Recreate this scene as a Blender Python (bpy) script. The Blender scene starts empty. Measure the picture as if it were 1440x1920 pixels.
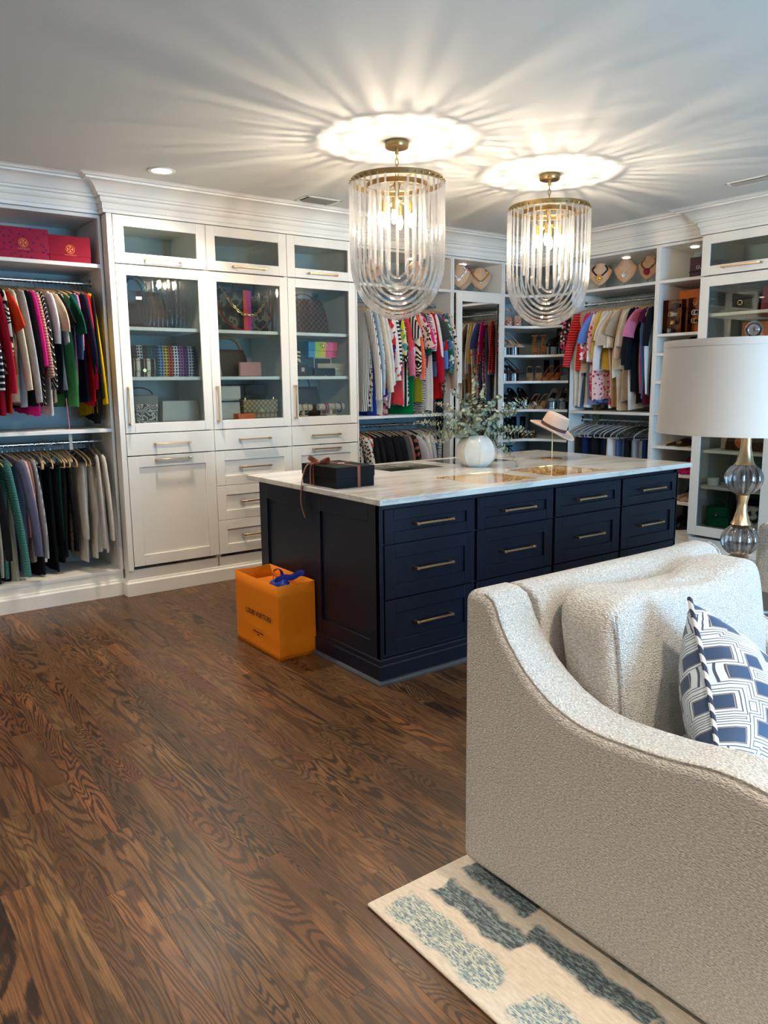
import bpy, math, random
from mathutils import Vector, Matrix
from mathutils import noise as mnoise
random.seed(7)
scn = bpy.context.scene
COL = scn.collection
PI = math.pi
# ------------------------------------------------------------------ camera
cam_d = bpy.data.cameras.new('camera')
cam_d.sensor_width = 36.0
cam_d.lens = 1456.0 / 1920 * 36.0
cam_d.clip_start = 0.05
cam = bpy.data.objects.new('camera', cam_d)
COL.objects.link(cam)
_x = Vector((1995, -263, 1456)).normalized()
_z = -Vector((90, 8740, 1456)); _z = (_z - _x * _z.dot(_x)).normalized()
_y = _z.cross(_x)
# rows of R are the world axes in camera coordinates (x right, y down, z forward)
right = Vector((_x.x, _y.x, _z.x)); down = Vector((_x.y, _y.y, _z.y)); fwd = Vector((_x.z, _y.z, _z.z))
cm = Matrix.Identity(4)
for i in range(3):
    cm[i][0] = right[i]; cm[i][1] = -down[i]; cm[i][2] = -fwd[i]
cm[2][3] = 1.45
cam.matrix_world = cm
scn.camera = cam
# ------------------------------------------------------------------ world, light, exposure
vs = scn.view_settings
vs.view_transform = 'Standard'; vs.look = 'None'; vs.gamma = 1.0; vs.use_curve_mapping = False
vs.exposure = 1.05
scn.cycles.max_bounces = 12
scn.cycles.diffuse_bounces = 4
scn.cycles.glossy_bounces = 5
scn.cycles.transmission_bounces = 10
scn.cycles.transparent_max_bounces = 40
scn.cycles.caustics_reflective = False
scn.cycles.caustics_refractive = False
scn.cycles.sample_clamp_indirect = 6.0
world = bpy.data.worlds.new('sky'); scn.world = world; world.use_nodes = True
_bg = world.node_tree.nodes['Background']
_bg.inputs[0].default_value = (0.27, 0.62, 1.0, 1); _bg.inputs[1].default_value = 16.5

def light(name, kind, loc, energy, color, parent=None, **kw):
    d = bpy.data.lights.new(name, kind); d.energy = energy; d.color = color
    for k, v in kw.items():
        if k != 'rot': setattr(d, k, v)
    o = bpy.data.objects.new(name, d); COL.objects.link(o); o.location = loc
    if 'rot' in kw: o.rotation_euler = kw['rot']
    if parent: o.parent = parent
    return o
CEIL = 2.743
# room: x from -2.6 to 6.29, y from -2.2 to 5.85 ; windows in the front wall (y=-2.2) and on the right end
FRONT_Y, LEFT_X, A_Y, B_X = -2.2, -2.6, 5.85, 6.29
WINS = [(2.25, 3.15), (3.25, 4.15)]
for (a, b) in WINS:   # portals in the window openings guide the daylight of the sky
    p = light('window_daylight', 'AREA', ((a + b) / 2, FRONT_Y - 0.05, 1.35), 1.0, (1, 1, 1), rot=(PI / 2, 0, 0),
              shape='RECTANGLE', size=b - a, size_y=1.8)
    p.data.cycles.is_portal = True
WARM = (1.0, 0.80, 0.60)
DOWN = [(1.909, 4.831), (-0.6, 3.3), (-0.6, 0.6), (1.7, 0.2), (4.6, 0.2), (-1.3, 4.83), (1.7, -1.3), (-0.6, -1.3), (3.4, -1.3)]  # first one is the visible downlight, the rest are unseen and added for fill
for (x, y) in DOWN:
    light('downlight_lamp', 'SPOT', (x, y, CEIL - 0.03), 62.0, (1.0, 0.86, 0.70), spot_size=2.5, spot_blend=0.8, shadow_soft_size=0.06)

# ------------------------------------------------------------------ mesh helpers
class MB:
    def __init__(s): s.v = []; s.f = []
    def add(s, vs_, fs):
        n = len(s.v); s.v += [tuple(p) for p in vs_]; s.f += [tuple(i + n for i in f) for f in fs]; return s
    def box(s, x0, y0, z0, x1, y1, z1):
        if x0 > x1: x0, x1 = x1, x0
        if y0 > y1: y0, y1 = y1, y0
        if z0 > z1: z0, z1 = z1, z0
        return s.add([(x0,y0,z0),(x1,y0,z0),(x1,y1,z0),(x0,y1,z0),(x0,y0,z1),(x1,y0,z1),(x1,y1,z1),(x0,y1,z1)],
                     [(0,3,2,1),(4,5,6,7),(0,1,5,4),(1,2,6,5),(2,3,7,6),(3,0,4,7)])
    def loft(s, rings, cap=True, closed=False):
        m = len(rings[0]); n = len(rings); vs_ = [p for r in rings for p in r]; fs = []
        for i in range(n if closed else n - 1):
            j = (i + 1) % n
            for k in range(m):
                l = (k + 1) % m
                fs.append((i*m+k, i*m+l, j*m+l, j*m+k))
        if cap and not closed:
            fs.append(tuple(range(m - 1, -1, -1))); fs.append(tuple(range((n-1)*m, n*m)))
        return s.add(vs_, fs)
    def lathe(s, prof, seg=24, c=(0,0,0), cap=True, lobes=None):
        rings = []
        for (r, z) in prof:
            ring = []
            for k in range(seg):
                a = 2*PI*k/seg; rr = r*(lobes(a) if lobes else 1)
                ring.append((c[0]+rr*math.cos(a), c[1]+rr*math.sin(a), c[2]+z))
            rings.append(ring)
        return s.loft(rings, cap)
    def tube(s, path, rad, seg=8, cap=True, closed=False, flat=1.0, twist=0.0, up=None):
        P = [Vector(p) for p in path]; n = len(P); rings = []; prev = None
        for i in range(n):
            if closed: t = P[(i+1) % n] - P[i-1]
            else: t = P[min(i+1, n-1)] - P[max(i-1, 0)]
            if t.length < 1e-9: t = Vector((0,0,1))
            t.normalize()
            if prev is None:
                a = Vector(up) if up else (Vector((0,0,1)) if abs(t.z) < 0.9 else Vector((1,0,0)))
            else: a = prev
            u = a - t * a.dot(t)
            if u.length < 1e-6: u = t.orthogonal()
            u.normalize(); w = t.cross(u); prev = u
            r = rad(i/(n-1)) if callable(rad) else rad
            rr = r if isinstance(r, tuple) else (r, r*flat)
            rings.append([tuple(P[i] + u*(rr[0]*math.cos(2*PI*k/seg+twist)) + w*(rr[1]*math.sin(2*PI*k/seg+twist))) for k in range(seg)])
        return s.loft(rings, cap, closed)
    def cyl(s, a, b, r, seg=14, r2=None):
        r2 = r if r2 is None else r2
        return s.tube([a, b], lambda t: r + (r2-r)*t, seg)
    def ball(s, c, r, seg=12, rings=8, sc=(1,1,1)):
        rs = []
        for i in range(rings+1):
            a = -PI/2 + PI*i/rings; a = max(-PI/2+0.02, min(PI/2-0.02, a))
            rs.append([(c[0]+sc[0]*r*math.cos(a)*math.cos(2*PI*k/seg), c[1]+sc[1]*r*math.cos(a)*math.sin(2*PI*k/seg), c[2]+sc[2]*r*math.sin(a)) for k in range(seg)])
        return s.loft(rs)
    def grid(s, fn, nu, nv, wrapu=False):
        vs_ = [fn(i/nu, j/nv) for j in range(nv+1) for i in range(nu if wrapu else nu+1)]
        m = nu if wrapu else nu+1; fs = []
        for j in range(nv):
            for i in range(nu):
                a = j*m+i; b = j*m+(i+1) % m if wrapu else a+1
                fs.append((a, b, b+m, a+m))
        return s.add(vs_, fs)
    def prism(s, poly, y0, y1, axis='y'):
        # poly in the plane across the axis, extruded from y0 to y1
        def P(a, b, t): return {'y': (a, t, b), 'x': (t, a, b), 'z': (a, b, t)}[axis]
        n = len(poly)
        v = [P(a, b, y0) for a, b in poly] + [P(a, b, y1) for a, b in poly]
        f = [tuple(range(n)), tuple(range(2*n-1, n-1, -1))] + [((k+1) % n, k, n+k, n+(k+1) % n) for k in range(n)]
        return s.add(v, f)
    def mesh(s, name, mat, smooth=True, ang=40):
        me = bpy.data.meshes.new(name); me.from_pydata(s.v, [], s.f); me.validate(); me.update()
        if smooth:
            me.shade_smooth(); me.set_sharp_from_angle(angle=math.radians(ang))
        if mat: me.materials.append(mat)
        return me
    def build(s, name, mat, parent=None, bevel=0, seg=1, smooth=True, ang=40, loc=None, rot=None, solid=0, subsurf=0):
        o = bpy.data.objects.new(name, s.mesh(name, mat, smooth, ang)); COL.objects.link(o)
        if parent: o.parent = parent
        if loc: o.location = loc
        if rot: o.rotation_euler = rot
        if solid:
            m = o.modifiers.new('solid', 'SOLIDIFY'); m.thickness = solid; m.offset = 0
        if subsurf:
            m = o.modifiers.new('sub', 'SUBSURF'); m.levels = subsurf; m.render_levels = subsurf
        if bevel:
            m = o.modifiers.new('bev', 'BEVEL'); m.width = bevel; m.segments = seg; m.limit_method = 'ANGLE'; m.angle_limit = math.radians(35)
        return o
def empty(name, loc=(0,0,0), rz=0, label=None, cat=None, group=None, parent=None):
    o = bpy.data.objects.new(name, None); COL.objects.link(o); o.location = loc; o.rotation_euler = (0,0,rz)
    o.empty_display_size = 0.05
    if parent: o.parent = parent
    tag(o, label, cat, group); return o
def tag(o, label=None, cat=None, group=None, kind=None):
    if label: o['label'] = label
    if cat: o['category'] = cat
    if group: o['group'] = group
    if kind: o['kind'] = kind
    return o
def kids(o): return [c for c in o.children]
def copy_tree(o, parent=None):
    c = o.copy(); COL.objects.link(c)
    if parent is not None: c.parent = parent
    for ch in kids(o): copy_tree(ch, c)
    return c
def bez(p0, p1, p2, n):
    p0, p1, p2 = Vector(p0), Vector(p1), Vector(p2)
    return [p0*(1-t)**2 + p1*2*t*(1-t) + p2*t*t for t in [i/n for i in range(n+1)]]
def crom(pts, n):
    P = [Vector(p) for p in pts]; P = [P[0]*2-P[1]] + P + [P[-1]*2-P[-2]]; out = []
    for i in range(1, len(P)-2):
        a, b, c, d = P[i-1:i+3]
        for k in range(n):
            t = k/n
            out.append(0.5*((2*b)+(c-a)*t+(2*a-5*b+4*c-d)*t*t+(3*b-a-3*c+d)*t**3))
    out.append(P[-2]); return out
# ------------------------------------------------------------------ materials
class NT:
    def __init__(s, name):
        s.m = bpy.data.materials.new(name); s.m.use_nodes = True; s.t = s.m.node_tree; s.n = s.t.nodes
        s.b = s.n['Principled BSDF']; s.out = s.n['Material Output']
    def new(s, t, **kw):
        n = s.n.new(t)
        for k, v in kw.items():
            if k in ('op',): n.operation = v
            elif isinstance(k, str) and hasattr(n, k): setattr(n, k, v)
            else: n.inputs[k].default_value = v
        return n
    def L(s, a, b): s.t.links.new(a, b)
    def math(s, op, a, b=None, c=None):
        n = s.n.new('ShaderNodeMath'); n.operation = op
        for i, v in enumerate((a, b, c)):
            if v is None: continue
            if isinstance(v, (int, float)): n.inputs[i].default_value = v
            else: s.L(v, n.inputs[i])
        return n.outputs[0]
    def coord(s, kind='Object'): return s.n.new('ShaderNodeTexCoord').outputs[kind]
    def mapping(s, vec, scale=(1,1,1), loc=(0,0,0), rot=(0,0,0)):
        n = s.n.new('ShaderNodeMapping'); n.inputs['Scale'].default_value = scale; n.inputs['Location'].default_value = loc; n.inputs['Rotation'].default_value = rot
        s.L(vec, n.inputs['Vector']); return n.outputs[0]
    def noise(s, vec, scale, detail=2, rough=0.5, dist=0.0):
        n = s.n.new('ShaderNodeTexNoise'); n.inputs['Scale'].default_value = scale; n.inputs['Detail'].default_value = detail
        n.inputs['Roughness'].default_value = rough; n.inputs['Distortion'].default_value = dist
        if vec is not None: s.L(vec, n.inputs['Vector'])
        return n.outputs[0]
    def ramp(s, fac, stops, interp='LINEAR'):
        n = s.n.new('ShaderNodeValToRGB'); n.color_ramp.interpolation = interp; e = n.color_ramp.elements
        while len(e) < len(stops): e.new(0.5)
        for i, (p, c) in enumerate(stops):
            e[i].position = p; e[i].color = tuple(c) + (1,) if len(c) == 3 else c
        s.L(fac, n.inputs[0]); return n.outputs[0]
    def mix(s, fac, a, b, mode='MIX'):
        n = s.n.new('ShaderNodeMix'); n.data_type = 'RGBA'; n.blend_type = mode
        for i, v in ((0, fac), (6, a), (7, b)):
            if isinstance(v, (int, float)): n.inputs[i].default_value = v
            elif isinstance(v, tuple): n.inputs[i].default_value = v + (1,) if len(v) == 3 else v
            else: s.L(v, n.inputs[i])
        return n.outputs[2]
    def bump(s, h, strength=0.3, dist=0.01):
        n = s.n.new('ShaderNodeBump'); n.inputs['Strength'].default_value = strength; n.inputs['Distance'].default_value = dist
        s.L(h, n.inputs['Height']); s.L(n.outputs[0], s.b.inputs['Normal'])
    def color(s, c):
        if isinstance(c, tuple): s.b.inputs['Base Color'].default_value = c + (1,) if len(c) == 3 else c
        else: s.L(c, s.b.inputs['Base Color'])
    def set(s, **kw):
        for k, v in kw.items(): s.b.inputs[k.replace('_', ' ')].default_value = v
_cache = {}
def mat(name, col, rough=0.5, metal=0.0, **kw):
    if name in _cache: return _cache[name]
    t = NT(name); t.color(col); t.set(Roughness=rough, Metallic=metal)
    for k, v in kw.items():
        if k == 'noise': t.bump(t.noise(t.coord(), v[0], 3), v[1], v[2])
        elif k == 'emit': t.b.inputs['Emission Color'].default_value = v[0] + (1,); t.b.inputs['Emission Strength'].default_value = v[1]
        else: t.b.inputs[k.replace('_', ' ')].default_value = v
    _cache[name] = t.m; return t.m
def glassy(name, tint=(1,1,1), refl=1.0, rough=0.02, fac=None, body=None, body_fac=0.0):
    """thin clear sheet: straight-through transparency plus a mirror layer by Fresnel"""
    if name in _cache: return _cache[name]
    t = NT(name); n = t.n
    tr = n.new('ShaderNodeBsdfTransparent'); tr.inputs[0].default_value = tint + (1,)
    gl = n.new('ShaderNodeBsdfGlossy'); gl.inputs['Roughness'].default_value = rough; gl.inputs[0].default_value = (1,1,1,1)
    fr = n.new('ShaderNodeFresnel'); fr.inputs[0].default_value = 1.5
    f = t.math('MULTIPLY', fr.outputs[0], refl) if fac is None else t.math('MAXIMUM', fr.outputs[0], fac)
    mx = n.new('ShaderNodeMixShader'); t.L(f, mx.inputs[0]); t.L(tr.outputs[0], mx.inputs[1]); t.L(gl.outputs[0], mx.inputs[2])
    last = mx
    if body:
        m2 = n.new('ShaderNodeMixShader'); m2.inputs[0].default_value = body_fac
        t.b.inputs['Base Color'].default_value = body + (1,); t.b.inputs['Roughness'].default_value = 0.1
        t.L(mx.outputs[0], m2.inputs[1]); t.L(t.b.outputs[0], m2.inputs[2]); last = m2
    t.L(last.outputs[0], t.out.inputs[0])
    _cache[name] = t.m; return t.m

WHITE = mat('white_lacquer', (0.80, 0.765, 0.69), 0.36)
MELA = mat('white_melamine', (0.76, 0.74, 0.69), 0.45)
CROWN = mat('white_trim_paint', (0.80, 0.77, 0.70), 0.36)
PAINT = mat('pale_blue_grey_paint', (0.33, 0.42, 0.44), 0.7)
GAP = mat('shadow_gap', (0.06, 0.055, 0.05), 0.8)
BRASS = mat('brushed_brass', (0.66, 0.42, 0.22), 0.32, 1.0)
GOLD = mat('polished_gold', (0.90, 0.62, 0.22), 0.22, 1.0)
CHROME = mat('chrome_metal', (0.75, 0.77, 0.78), 0.15, 1.0)
STEEL = mat('hook_steel', (0.6, 0.62, 0.63), 0.3, 1.0)
GLASS = glassy('door_glass', (0.93, 0.97, 0.95), 0.85, 0.0)
ACRYL = glassy('clear_acrylic', (0.86, 0.88, 0.90), 1.6, 0.03)
BLACKM = mat('black_plastic', (0.012, 0.012, 0.013), 0.4)

def mirror_mat():
    t = NT('mirror_silver'); t.color((0.88, 0.88, 0.87)); t.set(Roughness=0.01, Metallic=1.0); return t.m
MIRROR = mirror_mat()
# ------------------------------------------------------------------ floor of oak planks
def oak():
    t = NT('stained_oak')
    geo = t.n.new('ShaderNodeNewGeometry'); oi = t.n.new('ShaderNodeObjectInfo')
    rnd = t.math('FRACT', t.math('ADD', oi.outputs['Random'], geo.outputs['Random Per Island']))
    sep = t.n.new('ShaderNodeSeparateXYZ'); t.L(geo.outputs['Position'], sep.inputs[0])
    comb = t.n.new('ShaderNodeCombineXYZ')
    t.L(t.math('ADD', sep.outputs[0], t.math('MULTIPLY', rnd, 3.0)), comb.inputs[0])
    t.L(t.math('ADD', sep.outputs[1], t.math('MULTIPLY', rnd, 17.0)), comb.inputs[1])
    t.L(t.math('MULTIPLY', rnd, 40.0), comb.inputs[2])
    v = comb.outputs[0]
    field = t.noise(t.mapping(v, (6.5, 0.95, 1.0)), 1.0, 3, 0.42, 0.5)
    freq = t.math('ADD', t.math('MULTIPLY', t.math('FRACT', t.math('MULTIPLY', rnd, 7.3)), 34.0), 9.0)
    band = t.math('FRACT', t.math('MULTIPLY', field, freq))
    tri = t.math('ABSOLUTE', t.math('SUBTRACT', band, 0.5))          # 0 at line centre .. .5
    jit = t.noise(t.mapping(v, (160.0, 22.0, 1.0)), 1.0, 2, 0.6)
    edge = t.math('ADD', tri, t.math('MULTIPLY', t.math('SUBTRACT', jit, 0.5), 0.42))
    line = t.ramp(edge, [(0.0, (1,1,1)), (0.13, (0.9,0.9,0.9)), (0.30, (0,0,0))])
    tone = t.noise(t.mapping(v, (5.0, 0.9, 1.0)), 1.0, 3, 0.6)
    base = t.ramp(tone, [(0.25, (0.062, 0.027, 0.010)), (0.5, (0.138, 0.066, 0.025)), (0.75, (0.26, 0.132, 0.050))])
    shade = t.ramp(rnd, [(0.0, (0.72,0.68,0.66)), (0.25, (1.0,0.97,0.94)), (0.5, (0.88,0.92,0.92)), (0.75, (1.12,1.08,1.03)), (0.92, (1.12,0.9,0.78)), (1.0, (0.78,0.72,0.7))])
    base = t.mix(1.0, base, shade, 'MULTIPLY')
    fine = t.noise(t.mapping(v, (260.0, 9.0, 1.0)), 1.0, 2, 0.5)
    base = t.mix(t.ramp(fine, [(0.45, (0,0,0)), (0.62, (0.55,0.55,0.55))]), base, (0.05, 0.02, 0.009))
    lk = t.math('ADD', t.math('MULTIPLY', t.math('FRACT', t.math('MULTIPLY', rnd, 5.13)), 0.55), 0.42)
    c = t.mix(t.math('MULTIPLY', line, lk), base, (0.012, 0.006, 0.004))
    t.color(c)
    rr = t.noise(t.mapping(v, (60.0, 6.0, 1.0)), 1.0, 2)
    t.L(t.math('ADD', t.math('MULTIPLY', rr, 0.10), 0.33), t.b.inputs['Roughness'])
    t.set(Coat_Weight=0.08, Coat_Roughness=0.25, Specular_IOR_Level=0.30)
    t.bump(t.math('SUBTRACT', t.math('MULTIPLY', jit, 0.4), line), 0.12, 0.002)
    return t.m
OAK = oak()
floor = MB().box(LEFT_X, FRONT_Y, -0.10, B_X, A_Y, -0.012).build('floor', mat('subfloor', (0.05, 0.025, 0.012), 0.8), smooth=False)
tag(floor, kind='structure', label='dark stained oak plank floor with pronounced grain')
PW = 0.083
rest = MB(); nrow = int((B_X - LEFT_X) / PW) + 1
rg = random.Random(11); npl = 0
def plank(mb, x0, y0, x1, y1):
    g = 0.0001; b = 0.0005
    x0 += g; x1 -= g; y0 += g; y1 -= g
    v = [(x0,y0,-.012),(x1,y0,-.012),(x1,y1,-.012),(x0,y1,-.012),(x0,y0,-b),(x1,y0,-b),(x1,y1,-b),(x0,y1,-b),
         (x0+b,y0+b,0),(x1-b,y0+b,0),(x1-b,y1-b,0),(x0+b,y1-b,0)]
    f = [(0,1,5,4),(1,2,6,5),(2,3,7,6),(3,0,4,7),(4,5,9,8),(5,6,10,9),(6,7,11,10),(7,4,8,11),(8,9,10,11)]
    mb.add(v, f)
for i in range(nrow):
    x0 = LEFT_X + i*PW; x1 = min(x0 + PW, B_X)
    y = FRONT_Y - rg.random()*0.9
    while y < A_Y:
        L = rg.choice((0.35, 0.55, 0.7, 0.9, 1.1, 1.3, 1.5)) * (0.9 + 0.2*rg.random())
        ya, yb = max(y, FRONT_Y), min(y + L, A_Y)
        y += L
        if yb - ya < 0.02 or x1 - x0 < 0.02: continue
        vis = (x0 < 2.2 and x1 > 0.10 and yb > 0.95 and ya < 5.32 and x1 > 0.05 + 0.0*ya and (x0 < 1.45 or ya > 1.5) and x1*5.4 > (ya-1.0)*0.85)
        if vis and npl < 290:
            m = MB(); plank(m, x0, ya, x1, yb); m.build('floor_plank', OAK, floor, smooth=False); npl += 1
        else: plank(rest, x0, ya, x1, yb)
tag(rest.build('outlying_planks', OAK, floor, smooth=False), kind='stuff')

# ------------------------------------------------------------------ ceiling and walls
CEILM = mat('ceiling_paint', (0.70, 0.70, 0.66), 0.75)
ceil_o = tag(MB().box(LEFT_X, FRONT_Y, CEIL, B_X, A_Y, CEIL+0.1).build('ceiling', CEILM, smooth=False), kind='structure', label='smooth pale grey painted ceiling')
tag(MB().box(LEFT_X, A_Y, 0, B_X, A_Y+0.1, CEIL).build('wall_left', PAINT, smooth=False), kind='structure')
tag(MB().box(B_X, FRONT_Y, 0, B_X+0.1, A_Y+0.1, CEIL).build('wall_back', PAINT, smooth=False), kind='structure')
WALLP = mat('warm_white_wall_paint', (0.78, 0.75, 0.70), 0.7)
tag(MB().box(LEFT_X-0.1, FRONT_Y, 0, LEFT_X, A_Y+0.1, CEIL).build('wall_right', WALLP, smooth=False), kind='structure')
wf = MB(); WZ0, WZ1 = 0.45, 2.25
xs = [LEFT_X-0.1] + [q for w in WINS for q in w] + [B_X+0.1]
for k in range(0, len(xs), 2): wf.box(xs[k], FRONT_Y-0.1, 0, xs[k+1], FRONT_Y, CEIL)
for (a, b) in WINS: wf.box(a, FRONT_Y-0.1, 0, b, FRONT_Y, WZ0); wf.box(a, FRONT_Y-0.1, WZ1, b, FRONT_Y, CEIL)
tag(wf.build('wall_front', WALLP, smooth=False), kind='structure')
for k, (a, b) in enumerate(WINS):
    w = MB(); y0, y1 = FRONT_Y-0.08, FRONT_Y-0.03
    for (x0, x1) in ((a, a+.05), (b-.05, b), ((a+b)/2-.02, (a+b)/2+.02)): w.box(x0, y0, WZ0, x1, y1, WZ1)
    for (z0, z1) in ((WZ0, WZ0+.05), (WZ1-.05, WZ1), (1.33, 1.37)): w.box(a, y0, z0, b, y1, z1)
    wo = tag(w.build('window_%d' % (k+1), WHITE, smooth=False), kind='structure')

# crown moulding : profile (outward from face, height)
CP = [(0, 2.548), (0.016, 2.548), (0.018, 2.568), (0.022, 2.572), (0.022, 2.606), (0.030, 2.610), (0.036, 2.622), (0.036, 2.640), (0.052, 2.643), (0.056, 2.655),
      (0.066, 2.660), (0.078, 2.682), (0.102, 2.704), (0.135, 2.715), (0.150, 2.716), (0.153, 2.726), (0.172, 2.729), (0.178, 2.736), (0.195, 2.743), (-0.02, 2.743), (-0.02, 2.548)]
def sweep(path, prof, name, matl, label=None):
    """path of (x,y) with outward side on the right-hand normal; mitred"""
    P = [Vector((p[0], p[1])) for p in path]; rings = []
    for i, p in enumerate(P):
        nn = []
        if i > 0: d = (P[i]-P[i-1]).normalized(); nn.append(Vector((d.y, -d.x)))
        if i < len(P)-1: d = (P[i+1]-P[i]).normalized(); nn.append(Vector((d.y, -d.x)))
        if len(nn) == 2:
            m = (nn[0]+nn[1]); m = m / max(m.length_squared/2, 1e-6)
        else: m = nn[0]
        rings.append([(p.x+m.x*o, p.y+m.y*o, z) for (o, z) in prof])
    return tag(MB().loft(rings).build(name, matl, ang=25), kind='structure', label=label)
YA, YC, XB, XC = 5.358, 5.276, 5.80, 5.73
FACE = [(LEFT_X, YA), (1.69, YA), (1.69, YC), (3.64, YC), (3.64, YA), (XB, YA), (XB, 3.56), (XC, 3.56), (XC, 2.89)]
sweep(FACE, CP, 'trim_1', CROWN, 'white stepped crown moulding above the closet units')
BP = [(0.0, 0.0), (0.020, 0.0), (0.020, 0.088), (0.012, 0.098), (0.010, 0.108), (0.0, 0.112), (-0.01, 0.112), (-0.01, 0.0)]
sweep(FACE[:5] + [(5.38, YA)], BP, 'baseboard_left', CROWN, 'white baseboard under the left closet run')
sweep([(5.80, 4.915)] + FACE[6:], BP, 'baseboard_back', CROWN, 'white baseboard under the back closet run')

# ------------------------------------------------------------------ downlights, puck lights, vents
LED = mat('warm_led_disc', (1, 0.9, 0.8), 0.5, emit=((1.0, 0.86, 0.74), 14.0))
for i, (x, y) in enumerate(DOWN):
    t = empty('recessed_light', (x, y, CEIL), 0, 'round white recessed ceiling light above the first glass cabinet' if i == 0 else 'unseen recessed ceiling light added as a light source for the room', 'ceiling light', None if i == 0 else 'added recessed lights out of view')
    MB().lathe([(0.058, -0.001), (0.078, -0.001), (0.082, -0.004), (0.078, -0.009), (0.060, -0.007)], 32, cap=False).build('trim_ring', WHITE, t)
    MB().lathe([(0.001, -0.0035), (0.060, -0.0035), (0.060, -0.001), (0.001, -0.001)], 32).build('lens', LED, t)
VG = mat('vent_grey', (0.36, 0.34, 0.31), 0.6)
def vent(x0, y0, x1, y1, label):
    t = empty('ceiling_vent', ((x0+x1)/2, (y0+y1)/2, CEIL), 0, label, 'vent'); w, d = (x1-x0)/2, (y1-y0)/2
    m = MB(); m.box(-w, -d, -.006, w, -d+.018, 0).box(-w, d-.018, -.006, w, d, 0).box(-w, -d, -.006, -w+.018, d, 0).box(w-.018, -d, -.006, w, d, 0); m.build('frame', WHITE, t, bevel=.002)
    MB().box(-w+.018, -d+.018, -.002, w-.018, d-.018, -.001).build('backing', mat('vent_dark', (0.02,0.02,0.02), 0.9), t)
    n = 14
    for k in range(n):
        x = -w+.05 + (2*w-.10)*k/(n-1)
        MB().box(-.008, -d+.018, -.001, .008, d-.018, .001).build('slat', VG, t, loc=(x, 0, -.006), rot=(0, 0.5, 0))
vent(2.97, 4.885, 3.265, 5.06, 'white rectangular ceiling vent in front of the third glass cabinet')
vent(5.12, 2.75, 5.27, 3.05, 'white ceiling vent at the right edge above the tall glass-door cabinet')

# ------------------------------------------------------------------ closet units (local: x along the front, y into the wall, z up)
def handle(parent, x, z, L=0.25, vertical=False, y=0.0, m=None, name='handle'):
    m = m or BRASS; b = MB(); h = L/2; s = .0055
    if vertical:
        b.box(-s, -.034, -h, s, -.022, h).box(-s*1.3, -.036, -h-.004, s*1.3, 0, -h+.012).box(-s*1.3, -.036, h-.012, s*1.3, 0, h+.004)
    else:
        b.box(-h, -.034, -s, h, -.022, s).box(-h-.004, -.036, -s*1.3, -h+.012, 0, s*1.3).box(h-.012, -.036, -s*1.3, h+.004, 0, s*1.3)
    return b.build(name, m, parent, bevel=.0015, loc=(x, y, z))
def frame_door(name, parent, x0, x1, z0, z1, st, matl, y0=-.02, y1=0.0, panel=None, glass=None):
    g = .0015; x0 += g; x1 -= g; z0 += g; z1 -= g
    b = MB().box(x0, y0, z0, x0+st, y1, z1).box(x1-st, y0, z0, x1, y1, z1).box(x0+st, y0, z0, x1-st, y1, z0+st).box(x0+st, y0, z1-st, x1-st, y1, z1)
    d = b.build(name, matl, parent, bevel=.0014)
    if panel: MB().box(x0+st-.002, y0+.011, z0+st-.002, x1-st+.002, y1, z1-st+.002).build('panel', matl, d)
    if glass: MB().box(x0+st-.002, y0+.009, z0+st-.002, x1-st+.002, y0+.012, z1-st+.002).build('pane', GLASS, d)
    return d
def slab(name, parent, x0, x1, z0, z1, matl, y0=-.02, y1=0.0):
    g = .0015
    return MB().box(x0+g, y0, z0+g, x1-g, y1, z1-g).build(name, matl, parent, bevel=.0014)
def puck(parent, x, y, z):
    p = MB().lathe([(.001, -.006), (.030, -.006), (.034, 0), (.001, 0)], 20).build('puck_light', mat('puck_led', (1,.9,.8), .5, emit=((1,.84,.66), 5.0)), parent, loc=(x, y, z))
    return p
def carcass(t, w, D, z0, z1, x0=0, shelves=(), st=.02, back=True, plinth=.18, y0=0.0):
    D -= .003
    MB().box(x0, y0, z0, x0+st, D, z1).build('side_panel', MELA, t, bevel=.001)
    MB().box(x0+w-st, y0, z0, x0+w, D, z1).build('side_panel', MELA, t, bevel=.001)
    if back: MB().box(x0+st, D-.008, z0, x0+w-st, D, z1).build('back_panel', PAINT, t)
    MB().box(x0+st, y0, z1-.022, x0+w-st, D-.008, z1).build('top_panel', MELA, t, bevel=.001)
    for (sz, sy) in shelves:
        MB().box(x0+st, y0+sy, sz-.024, x0+w-st, D-.008, sz).build('shelf', MELA, t, bevel=.0015)
    MB().box(x0+.004, y0+.004, 0.0, x0+w-.004, D-.01, plinth).build('plinth', WHITE, t)
DA, DB = A_Y - YC, B_X - XC
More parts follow.
